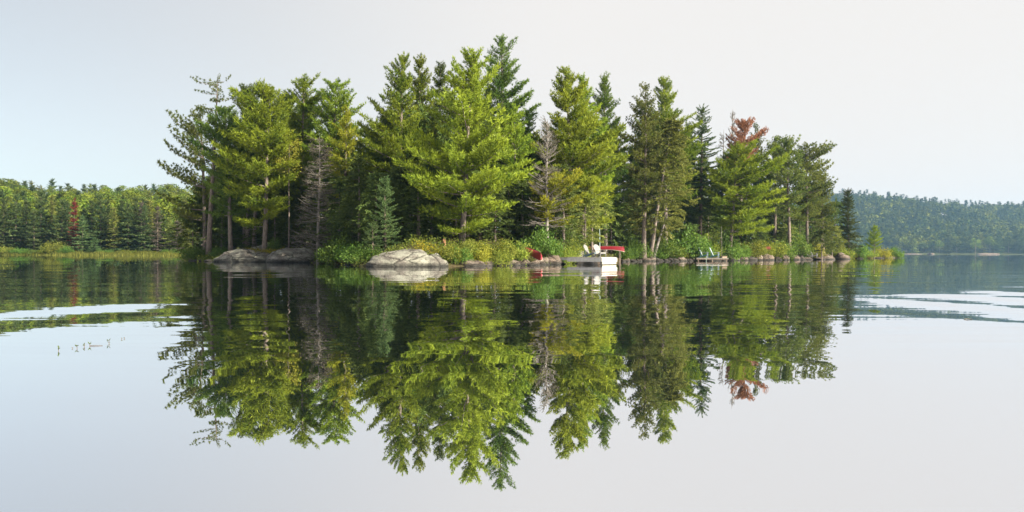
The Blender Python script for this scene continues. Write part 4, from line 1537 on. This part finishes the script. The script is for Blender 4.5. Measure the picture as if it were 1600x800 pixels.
# the canoe on the rocks: near end at pixel (844, 400), far end up to the left
pn, pf = W(844, 398.0, 61.6), W(819, 389.5, 65.6)
dv = pf - pn
yaw = math.atan2(dv[1], dv[0])
pit = math.atan2(dv[2], math.hypot(dv[0], dv[1]))
mid = (pn + pf) / 2
canoe('canoe', 'red canoe lying upside down on the rocks left of the gangway', (mid[0], mid[1], mid[2] + 0.22), (R(180), -pit, yaw), 4.6, 0.95, 0.42)
canoe('canoe', 'red canoe upside down on a rack behind the dock', (PX(946, 86.0), 86.0, 1.50), (R(180), 0, R(-26)), 3.9, 0.8, 0.34)
rack = bpy.data.objects.new('canoe_rack', None)
COL.objects.link(rack)
rack.location = (PX(949, 86.0), 86.0, ground_z(PX(949, 86.0), 86.0) - 0.1)
tag(rack, 'low log rack carrying the red canoe behind the dock', 'rack')
for xx in (-1.2, 1.2):
    for yy in (-0.45, 0.45):
        MB().tube([(xx, yy, 0), (xx, yy, 1.28 - rack.location[2])], [0.05, 0.045], 6).build('post', M_BARKD, rack)
    MB().tube([(xx, -0.6, 1.26 - rack.location[2]), (xx, 0.6, 1.26 - rack.location[2])], [0.05, 0.05], 6).build('crossbar', M_BARKD, rack)


def pole(x, Y, ytop, r, mat, label, bend=0.0):
    X = PX(x, Y)
    gz = max(-0.2, ground_z(X, Y)) - 0.2
    zt = CAMH + (hor(x) - ytop) / F * Y
    q = np.linspace(0, 1, 8)
    pts = np.stack([bend * np.sin(q * 3.1), 0 * q, q * (zt - gz)], -1)
    o = MB().tube(pts, r * (1 - 0.5 * q), 7).build('pole', mat, None, (X, Y, gz), smooth=True)
    return tag(o, label, 'pole')


pole(936.5, 83.0, 352, 0.055, M_POLE, 'thin grey-green pole standing in front of the far red canoe', 0.03)
pole(1127, 95.6, 352, 0.022, M_DEAD, 'very thin bare stick standing by the second blue-shaded chair', 0.05)
pole(1103.5, 94.0, 398, 0.03, M_POLE, 'short mooring post in the water by the first blue-shaded chair')

# torn stump between the big dome and the largest pine
rs = np.random.default_rng(3)
w_ = Wood()
w_.tube([(0, 0, 0), (0.05, 0, 0.5), (0.02, 0, 0.95)], [0.26, 0.19, 0.16], 9)
for k in range(9):
    a = k * 0.7
    w_.tube([(0.13 * math.cos(a), 0.13 * math.sin(a), 0.9), (0.15 * math.cos(a), 0.15 * math.sin(a), 1.1), (0.17 * math.cos(a), 0.17 * math.sin(a), 1.15 + rs.uniform(0, 0.4))], [0.05, 0.04, 0.005], 4)
st = link('tree_stump', w_.mesh('tree_stump', M_TORN), None, (PX(694, 59.5), 59.5, ground_z(PX(694, 59.5), 59.5) - 0.05))
st.scale = (0.5, 0.5, 0.55)
tag(st, 'torn orange-brown stump left of the largest pine', 'stump')

# fallen grey logs on the bank
for (x0, y0, Y0, x1, y1, Y1, r, lab) in ((508, 402, 69.0, 545, 409, 61.5, 0.09, 'grey fallen log slanting into the shaded water left of the big dome'),
                                         (1003, 397, 93.5, 1030, 402, 92.5, 0.08, 'thin grey log lying above the stone row right of the dock'),
                                         (455, 383, 80.0, 478, 379, 80.5, 0.07, 'thin grey log behind the pale sloping outcrop')):
    a_, b_ = W(x0, y0, Y0), W(x1, y1, Y1)
    q = np.linspace(0, 1, 7)[:, None]
    pts = a_ + (b_ - a_) * q + np.stack([0 * q[:, 0], 0 * q[:, 0], 0.10 * np.sin(q[:, 0] * 5)], -1)
    mb = MB().tube(pts - a_, r * (1 - 0.5 * q[:, 0]), 8)
    for k in range(1, 6):
        e_ = pts[k] - a_
        mb.tube([e_, e_ + np.array([0.1 * (-1) ** k, 0.05, 0.25]), e_ + np.array([0.16 * (-1) ** k, 0.1, 0.5])], [r * 0.3, r * 0.2, 0.006], 4)
    tag(mb.build('fallen_log', M_DEAD, None, tuple(a_), smooth=True), lab, 'log')

# pink blossom spot
wood, cr = gen_shrub(0.5, 0.35, 611, 8, 0.35)
fl = shrub_root('flowering_plant', wood, cr, M_PINK, (PX(1198.5, 111.5), 111.6, 1.15), 'small bright pink blossom spot in the bushes above the big tan boulder', None)
fl['category'] = 'plant'

# water plants and a floating stick
rw = np.random.default_rng(8)
for i, (x, y, hpx, lab) in enumerate([
        (91, 553, 9, 'water sprig farthest left, alone in front of the open water'), (113, 549, 4, 'tiny bud between the two leftmost water sprigs'),
        (120, 549, 9, 'second tall water sprig from the left'), (131.5, 546.5, 7, 'short water sprig in the middle of the trio'),
        (140, 545, 8, 'water sprig with a trailing stem at the right of the trio'), (170, 541, 8, 'upright water sprig alone right of the trio'),
        (190, 534, 4, 'tiny left bud near the reflected hill edge'), (194, 533, 3, 'tiny right bud near the reflected hill edge')]):
    Y = F * CAMH / (y - hor(x))
    hh = hpx * 0.62 / F * Y
    root = bpy.data.objects.new('water_plant', None)
    COL.objects.link(root)
    root.location = (PX(x, Y), Y, 0)
    MB().tube([(0, 0, -0.05), (0.003, 0, hh * 0.5), (0.006, 0, hh)], [0.003, 0.003, 0.0015], 5).build('stem', M_BARKD, root)
    for k in range(3 if hpx < 6 else 6):
        a = rw.uniform(0, 6.28)
        z = hh * rw.uniform(0.25, 0.95)
        l = hh * rw.uniform(0.45, 0.8)
        d = np.array([math.cos(a), math.sin(a), rw.uniform(0.3, 1.4)])
        sdv = np.array([-math.sin(a), math.cos(a), 0]) * l * 0.28
        c = np.array([0, 0, z])
        me = mesh_tris('leaf', [c, c + d * l * 0.5 + sdv, c + d * l, c + d * l * 0.5 - sdv, c + d * l * 0.5 + np.array([0, 0, -0.003])],
                       [[0, 1, 4], [1, 2, 4], [2, 3, 4], [3, 0, 4]], M_FERN, tint=np.full(5, 0.3))
        link('leaf', me, root)
    if i == 4:
        MB().tube([(0, 0, 0.004), (0.05, 0.01, 0.006), (0.11, 0.03, 0.003)], [0.003, 0.003, 0.002], 5).build('trailing_stem', M_BARKD, root)
    tag(root, lab, 'water plant', 'sprigs standing in the open water')
x, y = 1512, 494.5
Y = F * CAMH / (y - hor(x))
stick = MB().tube([(-0.05, 0, 0.003), (0.0, 0.01, 0.010), (0.07, 0, 0.002)], [0.003, 0.006, 0.002], 6).build('floating_stick', M_WET, None, (PX(x, Y), Y, 0))
tag(stick, 'small dark stick floating at the end of the ripple', 'stick')

# ------------------------------------------------------------------ the wooded shores behind
def grid_terrain(name, x0, x1, y0, y1, nx, ny, hf, mat, label):
    XX, YY = np.meshgrid(np.linspace(x0, x1, nx), np.linspace(y0, y1, ny))
    Z = hf(XX.ravel(), YY.ravel())
    V = np.stack([XX.ravel(), YY.ravel(), Z], -1)
    i, j = np.meshgrid(np.arange(ny - 1), np.arange(nx - 1), indexing='ij')
    a = (i * nx + j).ravel()
    T = np.concatenate([np.stack([a, a + 1, a + nx + 1], -1), np.stack([a, a + nx + 1, a + nx], -1)])
    T = T[(Z[T] > -1.2).any(1)]
    o = link(name, mesh_tris(name, V, T, mat, smooth=True))
    return tag(o, label, 'hill', kind='structure')


def sst(v, a, b):
    u = np.clip((v - a) / (b - a), 0, 1)
    return u * u * (3 - 2 * u)


def lshore(X):
    return 172.0 + 1.5 * np.sin(X * 0.11) + np.where(X > -52, (X + 52) ** 2 * 0.055, 0.0)


def lhill(X, Y):
    d = Y - lshore(X)
    h = np.where(d < 0, np.maximum(d * 0.4, -2.0), 0.5 * sst(d, 0, 4) + 17.5 * np.clip((d - 10) / 165, 0, 1) + 0.8 * np.sin(X * 0.07 + Y * 0.05) * sst(d, 20, 60))
    return h * (1 - 0.26 * sst(X, -185, -95))


RK = 1.6


def rshore(X):
    X = X / RK
    return RK * (650.0 + 6 * np.sin(X * 0.03) + np.where(X < 150, (150 - X) * 0.6, 0.0))


def rhill(X, Y):
    d = (Y - rshore(X)) / RK
    X = X / RK
    h = np.where(d < 0, np.maximum(d * 0.3, -2.0), 1.0 * sst(d, 0, 8) + 47 * sst(d, 8, 300) + 2.5 * np.sin(X * 0.021 + 1) * sst(d, 60, 200))
    return RK * h * (1 - 0.16 * sst(X, 330, 560)) * (1 - 0.5 * sst(-X, -150, 150))


t = NT('hill_floor')
geo = t.n('ShaderNodeNewGeometry')
n1 = t.noise(0.12, 5, 0.6, geo.outputs['Position'])
M_HILL = t.surf(t.ramp(n1.outputs['Fac'], [(0.3, (0.025, 0.035, 0.012)), (0.7, (0.05, 0.055, 0.02))]), 0.95, spec=0.1)
grid_terrain('left_hill', -330, 20, 160, 420, 90, 80, lhill, M_HILL, 'forest floor of the wooded hill across the water at the left')
grid_terrain('right_hill', -700, 1600, 1005, 2050, 110, 70, rhill, M_HILL, 'forest floor of the hazy hill across the lake at the right')

TPL['far'] = [tpl_spruce(_rng, 7, 3) for _ in range(4)]
for k in range(4):
    v, tt = TPL['far'][k]
    c = v.reshape(-1, 3, 3).mean(1, keepdims=True)
    TPL['far'][k] = (((v.reshape(-1, 3, 3) - c) * 2.1 + c).reshape(-1, 3), tt)


def far_conifer(H, w, seed, mat, bark=M_BARKD, spacing=0.62, plume=1.25, hb=0.5, dens=1.0, ragged=0.3, pw=1.0):
    wood, cr = gen_pine(H, hb, w, w, (0, 0), seed, kind='far', elev=(-20, 35), spacing=spacing, fw=0.1, curv=0.1, per=6, ragged=ragged, stubs=False,
                        plume=plume, tipd=0.95, dens=dens, pw=pw, r0=0.14)
    return wood, cr


FARP = [
    ('spruce_tree', far_conifer(11, 2.0, 701, M_SP), M_SP), ('spruce_tree', far_conifer(11, 1.7, 702, M_SP), M_SP),
    ('spruce_tree', far_conifer(11, 2.3, 703, M_SP, ragged=0.4), M_SP), ('spruce_tree', far_conifer(11, 1.4, 704, M_CEG), M_CEG),
    ('dead_spruce', far_conifer(11, 1.4, 705, M_GRAYF, dens=0.7), M_GRAYF), ('dead_spruce', far_conifer(11, 0.75, 706, M_RED, dens=0.8), M_RED),
    ('spruce_tree', far_conifer(11, 1.8, 707, M_SPB), M_SPB),
]
far_proto = {}


def far_tree(k, loc, H, wf, rz, label, group, cat='spruce'):
    nm, (wood, cr), mat = FARP[k]
    if k not in far_proto:
        o = place_tree(nm, wood, cr, M_BARKD, mat, loc, label, cat, group)
        far_proto[k] = o
    else:
        o = copy_tree(far_proto[k], loc, rz, 1, label, cat, group)
    o.rotation_euler = (0, 0, rz)
    o.scale = (wf, wf, H / 11.0)
    return o


LEFTROW = [  # x, tip y, depth, kind, width factor
    (-12, 312, 180, 0, 1.1), (6, 318, 181, 2, 1.0), (25, 310, 182, 0, 1.2), (41, 320, 183, 1, 1.0), (53, 335, 179, 1, 0.8), (64, 306, 183, 2, 1.15),
    (81, 312, 184, 3, 1.0), (97, 318, 181, 0, 1.2), (105, 320, 186, 1, 1.0), (116, 317, 179, 5, 1.0), (129, 342, 177, 6, 0.85), (148, 375, 176, 6, 0.55),
    (143, 318, 188, 1, 1.1), (157, 310, 182, 2, 1.1), (168, 318, 185, 0, 1.0), (178, 330, 180, 3, 0.9), (190, 318, 188, 1, 1.0), (200, 322, 181, 2, 1.1),
    (212, 314, 185, 0, 1.0), (221, 322, 182, 4, 0.8), (226, 326, 180, 0, 0.9), (233, 318, 184, 3, 1.1), (246, 328, 181, 4, 1.0), (256, 334, 186, 0, 1.0),
    (264, 345, 182, 3, 1.0), (277, 350, 181, 4, 1.0), (288, 352, 184, 3, 1.1), (302, 352, 188, 0, 1.1),
]
KN = {0: 'dark green spruce', 1: 'slim dark spruce', 2: 'broad ragged spruce', 3: 'olive-green spruce', 4: 'pale grey dead spruce', 5: 'narrow scarlet-red dead spruce', 6: 'blue-green small spruce'}
KC = {}
for i, (x, ty, Y, k, wf) in enumerate(LEFTROW):
    X = PX(x, Y)
    gz = float(lhill(np.array([X]), np.array([Y]))[0]) - 0.1
    H = CAMH + (hor(x) - ty) / F * Y - gz
    KC[k] = KC.get(k, 0) + 1
    lab = 'narrow scarlet-red dead spruce standing alone of its colour on the far left shore' if k == 5 else f'{KN[k]} on the far left shore, {ordinal(KC[k])} of its kind from the left'
    far_tree(k, (X, Y, gz), H, wf * 1.05, i * 1.3, lab, 'spruces along the far left shore', 'dead tree' if k in (4, 5) else 'spruce')

TPL['clump'] = []


def broadleaf_mesh(seed, H, w, nlump, nleaf, leaf, mat, bark):
    """a rounded far crown: many leafy lumps with gaps between, on a short trunk; one mesh"""
    rng = np.random.default_rng(seed)
    V, tn = [], []
    for k in range(nlump):
        u = rng.uniform(-0.75, 1.0)
        a = rng.uniform(0, 6.283)
        rr_ = math.sqrt(max(0.0, 1 - u * u)) * w * rng.uniform(0.55, 0.95)
        c = np.array([math.cos(a) * rr_, math.sin(a) * rr_, H * 0.62 + u * H * 0.30])
        lr = w * rng.uniform(0.30, 0.48)
        d = nrm(rng.normal(size=(nleaf, 3)) + np.array([0, 0, 0.35]))
        p = c + d * lr * rng.uniform(0.75, 1.08, nleaf)[:, None] * np.array([1, 1, 0.8])
        n1_ = nrm(d + rng.normal(size=(nleaf, 3)) * 0.7)
        s1 = nrm(np.cross(n1_, rng.normal(size=(nleaf, 3))))
        s2 = np.cross(n1_, s1)
        z = leaf * rng.uniform(0.6, 1.3, nleaf)[:, None]
        V.append(np.stack([p - s1 * z, p + s1 * z * 0.6 - s2 * z * 0.8, p + s1 * z * 0.5 + s2 * z], 1).reshape(-1, 3))
        tn.append(np.repeat(np.clip(rng.uniform(0.1, 0.8) + rng.normal(size=nleaf) * 0.15, 0, 1), 3))
    V = np.concatenate(V)
    tn = np.concatenate(tn)
    T = np.arange(len(V)).reshape(-1, 3)
    tv, tt = tube([(0, 0, -0.3), (0.1, 0, H * 0.35), (0, 0.1, H * 0.75)], [0.03 * w + 0.1, 0.025 * w + 0.06, 0.03], 5, False)
    mi = np.concatenate([np.zeros(len(T), int), np.ones(len(tt), int)])
    return mesh_tris('broadleaf_tree', np.concatenate([V, tv]), np.concatenate([T, tt + len(V)]), [mat, bark], np.concatenate([tn, np.zeros(len(tv))]), mi)


def conifer_mesh(seed, H, w, mat, spacing=1.0, plume=1.7):
    wood, cr = far_conifer(H, w, seed, mat, spacing=spacing, plume=plume)
    return cr.mesh('spruce_tree', mat)


BL = [broadleaf_mesh(800 + k, 9.0, 3.0, 18, 80, 0.17, M_DEC, M_BARK) for k in range(5)]
BLY = [broadleaf_mesh(810 + k, 9.0, 3.0, 18, 80, 0.17, M_LEAF, M_BARK) for k in range(2)]
CM = [conifer_mesh(820 + k, 11.0, 2.2, M_SP) for k in range(3)] + [conifer_mesh(830, 11.0, 2.4, M_CEG)]
rl = random.Random(21)
count = [0, 0]
Y = 189.0
while Y < 352:
    sp = 5.6 + (Y - 189) * 0.012
    X = PX(-90, Y) + rl.uniform(0, sp)
    while X < PX(345, Y):
        xx, yy = X + rl.uniform(-1.4, 1.4), Y + rl.uniform(-2, 2)
        gz = float(lhill(np.array([xx]), np.array([yy]))[0]) - 0.2
        con = rl.random() < (0.48 if yy > 325 else 0.22)
        if con:
            me = rl.choice(CM)
            o = link('spruce_tree', me, None, (xx, yy, gz))
            H = rl.uniform(8.5, 12.0)
            s = H / 11.0
            o.scale = (s * rl.uniform(0.9, 1.25), s * rl.uniform(0.9, 1.25), s)
            tag(o, 'dark conifer rising among the broadleaf crowns on the left hillside', 'spruce', 'conifers on the left hillside')
        else:
            me = rl.choice(BLY) if rl.random() < 0.16 else rl.choice(BL)
            o = link('broadleaf_tree', me, None, (xx, yy, gz))
            s = rl.uniform(0.85, 1.2)
            o.scale = (s * 1.25, s * 1.25, s * 1.1)
            tag(o, 'rounded yellow-green broadleaf tree on the left hillside', 'tree', 'broadleaf trees on the left hillside')
        o.rotation_euler = (0, 0, rl.uniform(0, 6.28))
        count[0 if con else 1] += 1
        X += sp * rl.uniform(0.85, 1.15)
    Y += sp * 0.95

# reeds, grass and low bushes along the left shore
rg = np.random.default_rng(31)
n = 9000
x = rg.uniform(-110, 330, n)
Yg = lshore(PX(x, 174.0)) + rg.uniform(-0.6, 1.0, n) ** 2 * 5 + rg.uniform(-0.5, 1.0, n)
Xg = PX(x, Yg)
zg = np.maximum(lhill(Xg, Yg), -0.05)
hgt = rg.uniform(0.25, 0.75, n) * (0.7 + 0.5 * np.sin(x * 0.09) ** 2)
lean_ = rg.normal(size=(n, 2)) * 0.22
b0 = np.stack([Xg - 0.09, Yg, zg], -1)
b1 = np.stack([Xg + 0.09, Yg + rg.uniform(-0.05, 0.05, n), zg], -1)
b2 = np.stack([Xg + lean_[:, 0], Yg + lean_[:, 1], zg + hgt], -1)
V = np.stack([b0, b1, b2], 1).reshape(-1, 3)
o = link('shore_grass', mesh_tris('shore_grass', V, np.arange(len(V)).reshape(-1, 3), M_GRASS, tint=np.repeat(rg.uniform(0, 1, n), 3)))
tag(o, 'yellow-green grass and sedge fringe along the far left shore', 'grass', kind='stuff')
LB = [(5, 390, 2.6, 'low olive bush at the left edge of the far left shore'), (30, 394, 2.0, 'small olive bush under the left spruces of the far shore'),
      (52, 395, 2.2, 'wide low bush left of the round bush on the far shore'), (72, 391, 2.2, 'bush touching the round bush from the left on the far shore'),
      (85, 383, 2.6, 'big round olive bush on the far left shore'), (101, 391, 2.0, 'bush just right of the big round bush on the far shore'),
      (165, 394, 2.0, 'low bush midway along the far left shore'), (200, 396, 2.2, 'low green bush where the far grass thins'), (232, 396, 2.0, 'low bush under the pale dead spruces'),
      (268, 394, 2.2, 'bush near the island end of the far left shore')]
for i, (x, ty, wf, lab) in enumerate(LB):
    Y = 174.5
    pk = (1, 3, 2, 0)[i % 4] if i != 4 else 1
    o = copy_tree(proto_s[pk], (PX(x, Y), Y, 0.2), i * 1.1, 1, lab, 'shrub', 'bushes along the far left shore')
    hz = (CAMH + (hor(x) - ty) / F * Y - 0.2) / SHR[pk][1]
    o.scale = (wf * 0.8, wf * 0.8, max(0.6, hz))

# the hazy hill at the right: one far-off wood, with the trees at its foot built singly
def far_wood(name, n, mat, seed, conif, label):
    rng = np.random.default_rng(seed)
    V, tn = [], []
    protoV = []
    for k in range(6):
        r2 = np.random.default_rng(seed + 50 + k)
        vv, tt = [], []
        if conif:
            for q in range(100):
                u = r2.uniform() ** 0.8
                a = r2.uniform(0, 6.283)
                rr_ = (1 - u) * 0.24 * r2.uniform(0.6, 1.1) + 0.01
                p = np.array([math.cos(a) * rr_, math.sin(a) * rr_, 0.08 + 0.92 * u])
                d = np.array([math.cos(a), math.sin(a), -0.35])
                s1 = np.array([-math.sin(a), math.cos(a), 0])
                z = 0.05 * r2.uniform(0.7, 1.3)
                vv.append(np.stack([p - d * z, p + d * z + s1 * z * 0.8, p + d * z - s1 * z * 0.8]))
                tt.append(np.full(3, r2.uniform(0.1, 0.7)))
        else:
            for l in range(9):
                u = r2.uniform(-0.6, 1.0)
                a = r2.uniform(0, 6.283)
                rr_ = math.sqrt(1 - u * u) * 0.30
                c = np.array([math.cos(a) * rr_, math.sin(a) * rr_, 0.60 + u * 0.27])
                b = r2.uniform(0.1, 0.8)
                for q in range(18):
                    d = nrm(r2.normal(size=3) + np.array([0, 0, 0.4]))
                    p = c + d * 0.15
                    s1 = nrm(np.cross(d + r2.normal(size=3) * 0.5, r2.normal(size=3)))
                    s2 = nrm(np.cross(d, s1))
                    z = 0.052 * r2.uniform(0.7, 1.3)
                    vv.append(np.stack([p - s1 * z, p + s1 * z * 0.7 - s2 * z, p + s1 * z * 0.6 + s2 * z]))
                    tt.append(np.full(3, b))
        protoV.append((np.concatenate(vv), np.concatenate(tt)))
    m = 0
    while m < n:
        Yt = rng.uniform(662, 985) * RK
        x = rng.uniform(1170, 1760)
        X = PX(x, Yt)
        gz = float(rhill(np.array([X]), np.array([Yt]))[0])
        pn_ = mnoise.noise(Vector((X * 0.013, Yt * 0.008, 5.0)))
        if (pn_ if conif else -pn_) < rng.uniform(-0.75, 0.25):
            continue
        H = rng.uniform(9, 17) * (1.25 if conif else 1.0) * RK * 0.9
        v, t_ = protoV[m % 6]
        wv = rng.uniform(0.85, 1.2)
        V.append(v * np.array([H * wv, H * wv, H]) @ rotz(rng.uniform(0, 6.28)).T + np.array([X, Yt, gz - 0.5]))
        tn.append(np.clip(t_ + rng.normal() * 0.2 + 0.35 * mnoise.noise(Vector((X * 0.022, Yt * 0.013, 7.0))), 0, 1))
        m += 1
    V = np.concatenate(V)
    o = link(name, mesh_tris(name, V, np.arange(len(V)).reshape(-1, 3), mat, tint=np.concatenate(tn)))
    return tag(o, label, 'forest', kind='stuff')


far_wood('broadleaf_forest', 1750, M_DEC, 900, False, 'hazy broadleaf woods covering the right hill')
far_wood('conifer_forest', 1250, M_SP, 950, True, 'hazy conifers scattered through the woods of the right hill')
rl = random.Random(77)
x = 1296.0
i = 0
while x < 1640:
    Y = float(rshore(np.array([PX(x, 660 * RK)]))[0]) + rl.uniform(8, 24)
    X = PX(x, Y)
    gz = float(rhill(np.array([X]), np.array([Y]))[0]) - 0.3
    i += 1
    if rl.random() < 0.55:
        H = rl.uniform(17, 30)
        o = link('spruce_tree', rl.choice(CM), None, (X, Y, gz))
        o.scale = (H / 11 * 1.15, H / 11 * 1.15, H / 11)
        tag(o, f'hazy blue-green conifer at the foot of the right hill, {ordinal(i)} shoreline tree from the island', 'conifer', 'shoreline trees of the right hill')
    else:
        H = rl.uniform(14, 24)
        o = link('broadleaf_tree', rl.choice(BL), None, (X, Y, gz))
        o.scale = (H / 9 * 1.1, H / 9 * 1.1, H / 9)
        tag(o, f'hazy rounded tree at the foot of the right hill, {ordinal(i)} shoreline tree from the island', 'tree', 'shoreline trees of the right hill')
    o.rotation_euler = (0, 0, rl.uniform(0, 6.28))
    x += rl.uniform(8, 15)
for x, w, ty, lab in ((1424, 34, 391.7, 'pale low ledge just past the grassy point on the far right shore'), (1456, 9, 390.9, 'small pale rock on the far right shore'),
                      (1545, 46, 391.0, 'long pale rock ledge at the foot of the right hill')):
    rock('rock_ledge', x, 646.0 * RK, w, ty, int(x), M_ROCKT, lab, 'ledges on the far right shore', depth=5.0, zb=-0.4, cat='rock')

# ------------------------------------------------------------------ haze over the lake
hz_m = bpy.data.materials.new('haze')
hz_m.use_nodes = True
hn = hz_m.node_tree.nodes
hn.clear()
ho = hn.new('ShaderNodeOutputMaterial')
pv = hn.new('ShaderNodeVolumePrincipled')
pv.inputs['Color'].default_value = (0.34, 0.62, 1.0, 1)
pv.inputs['Density'].default_value = 0.00014
pv.inputs['Anisotropy'].default_value = 0.3
hz_m.node_tree.links.new(pv.outputs[0], ho.inputs['Volume'])
haze = MB().box((400, 910, 56), (2640, 2380, 118)).build('haze', hz_m)
tag(haze, 'thin bluish summer haze lying over the lake and hills', 'haze', kind='stuff')
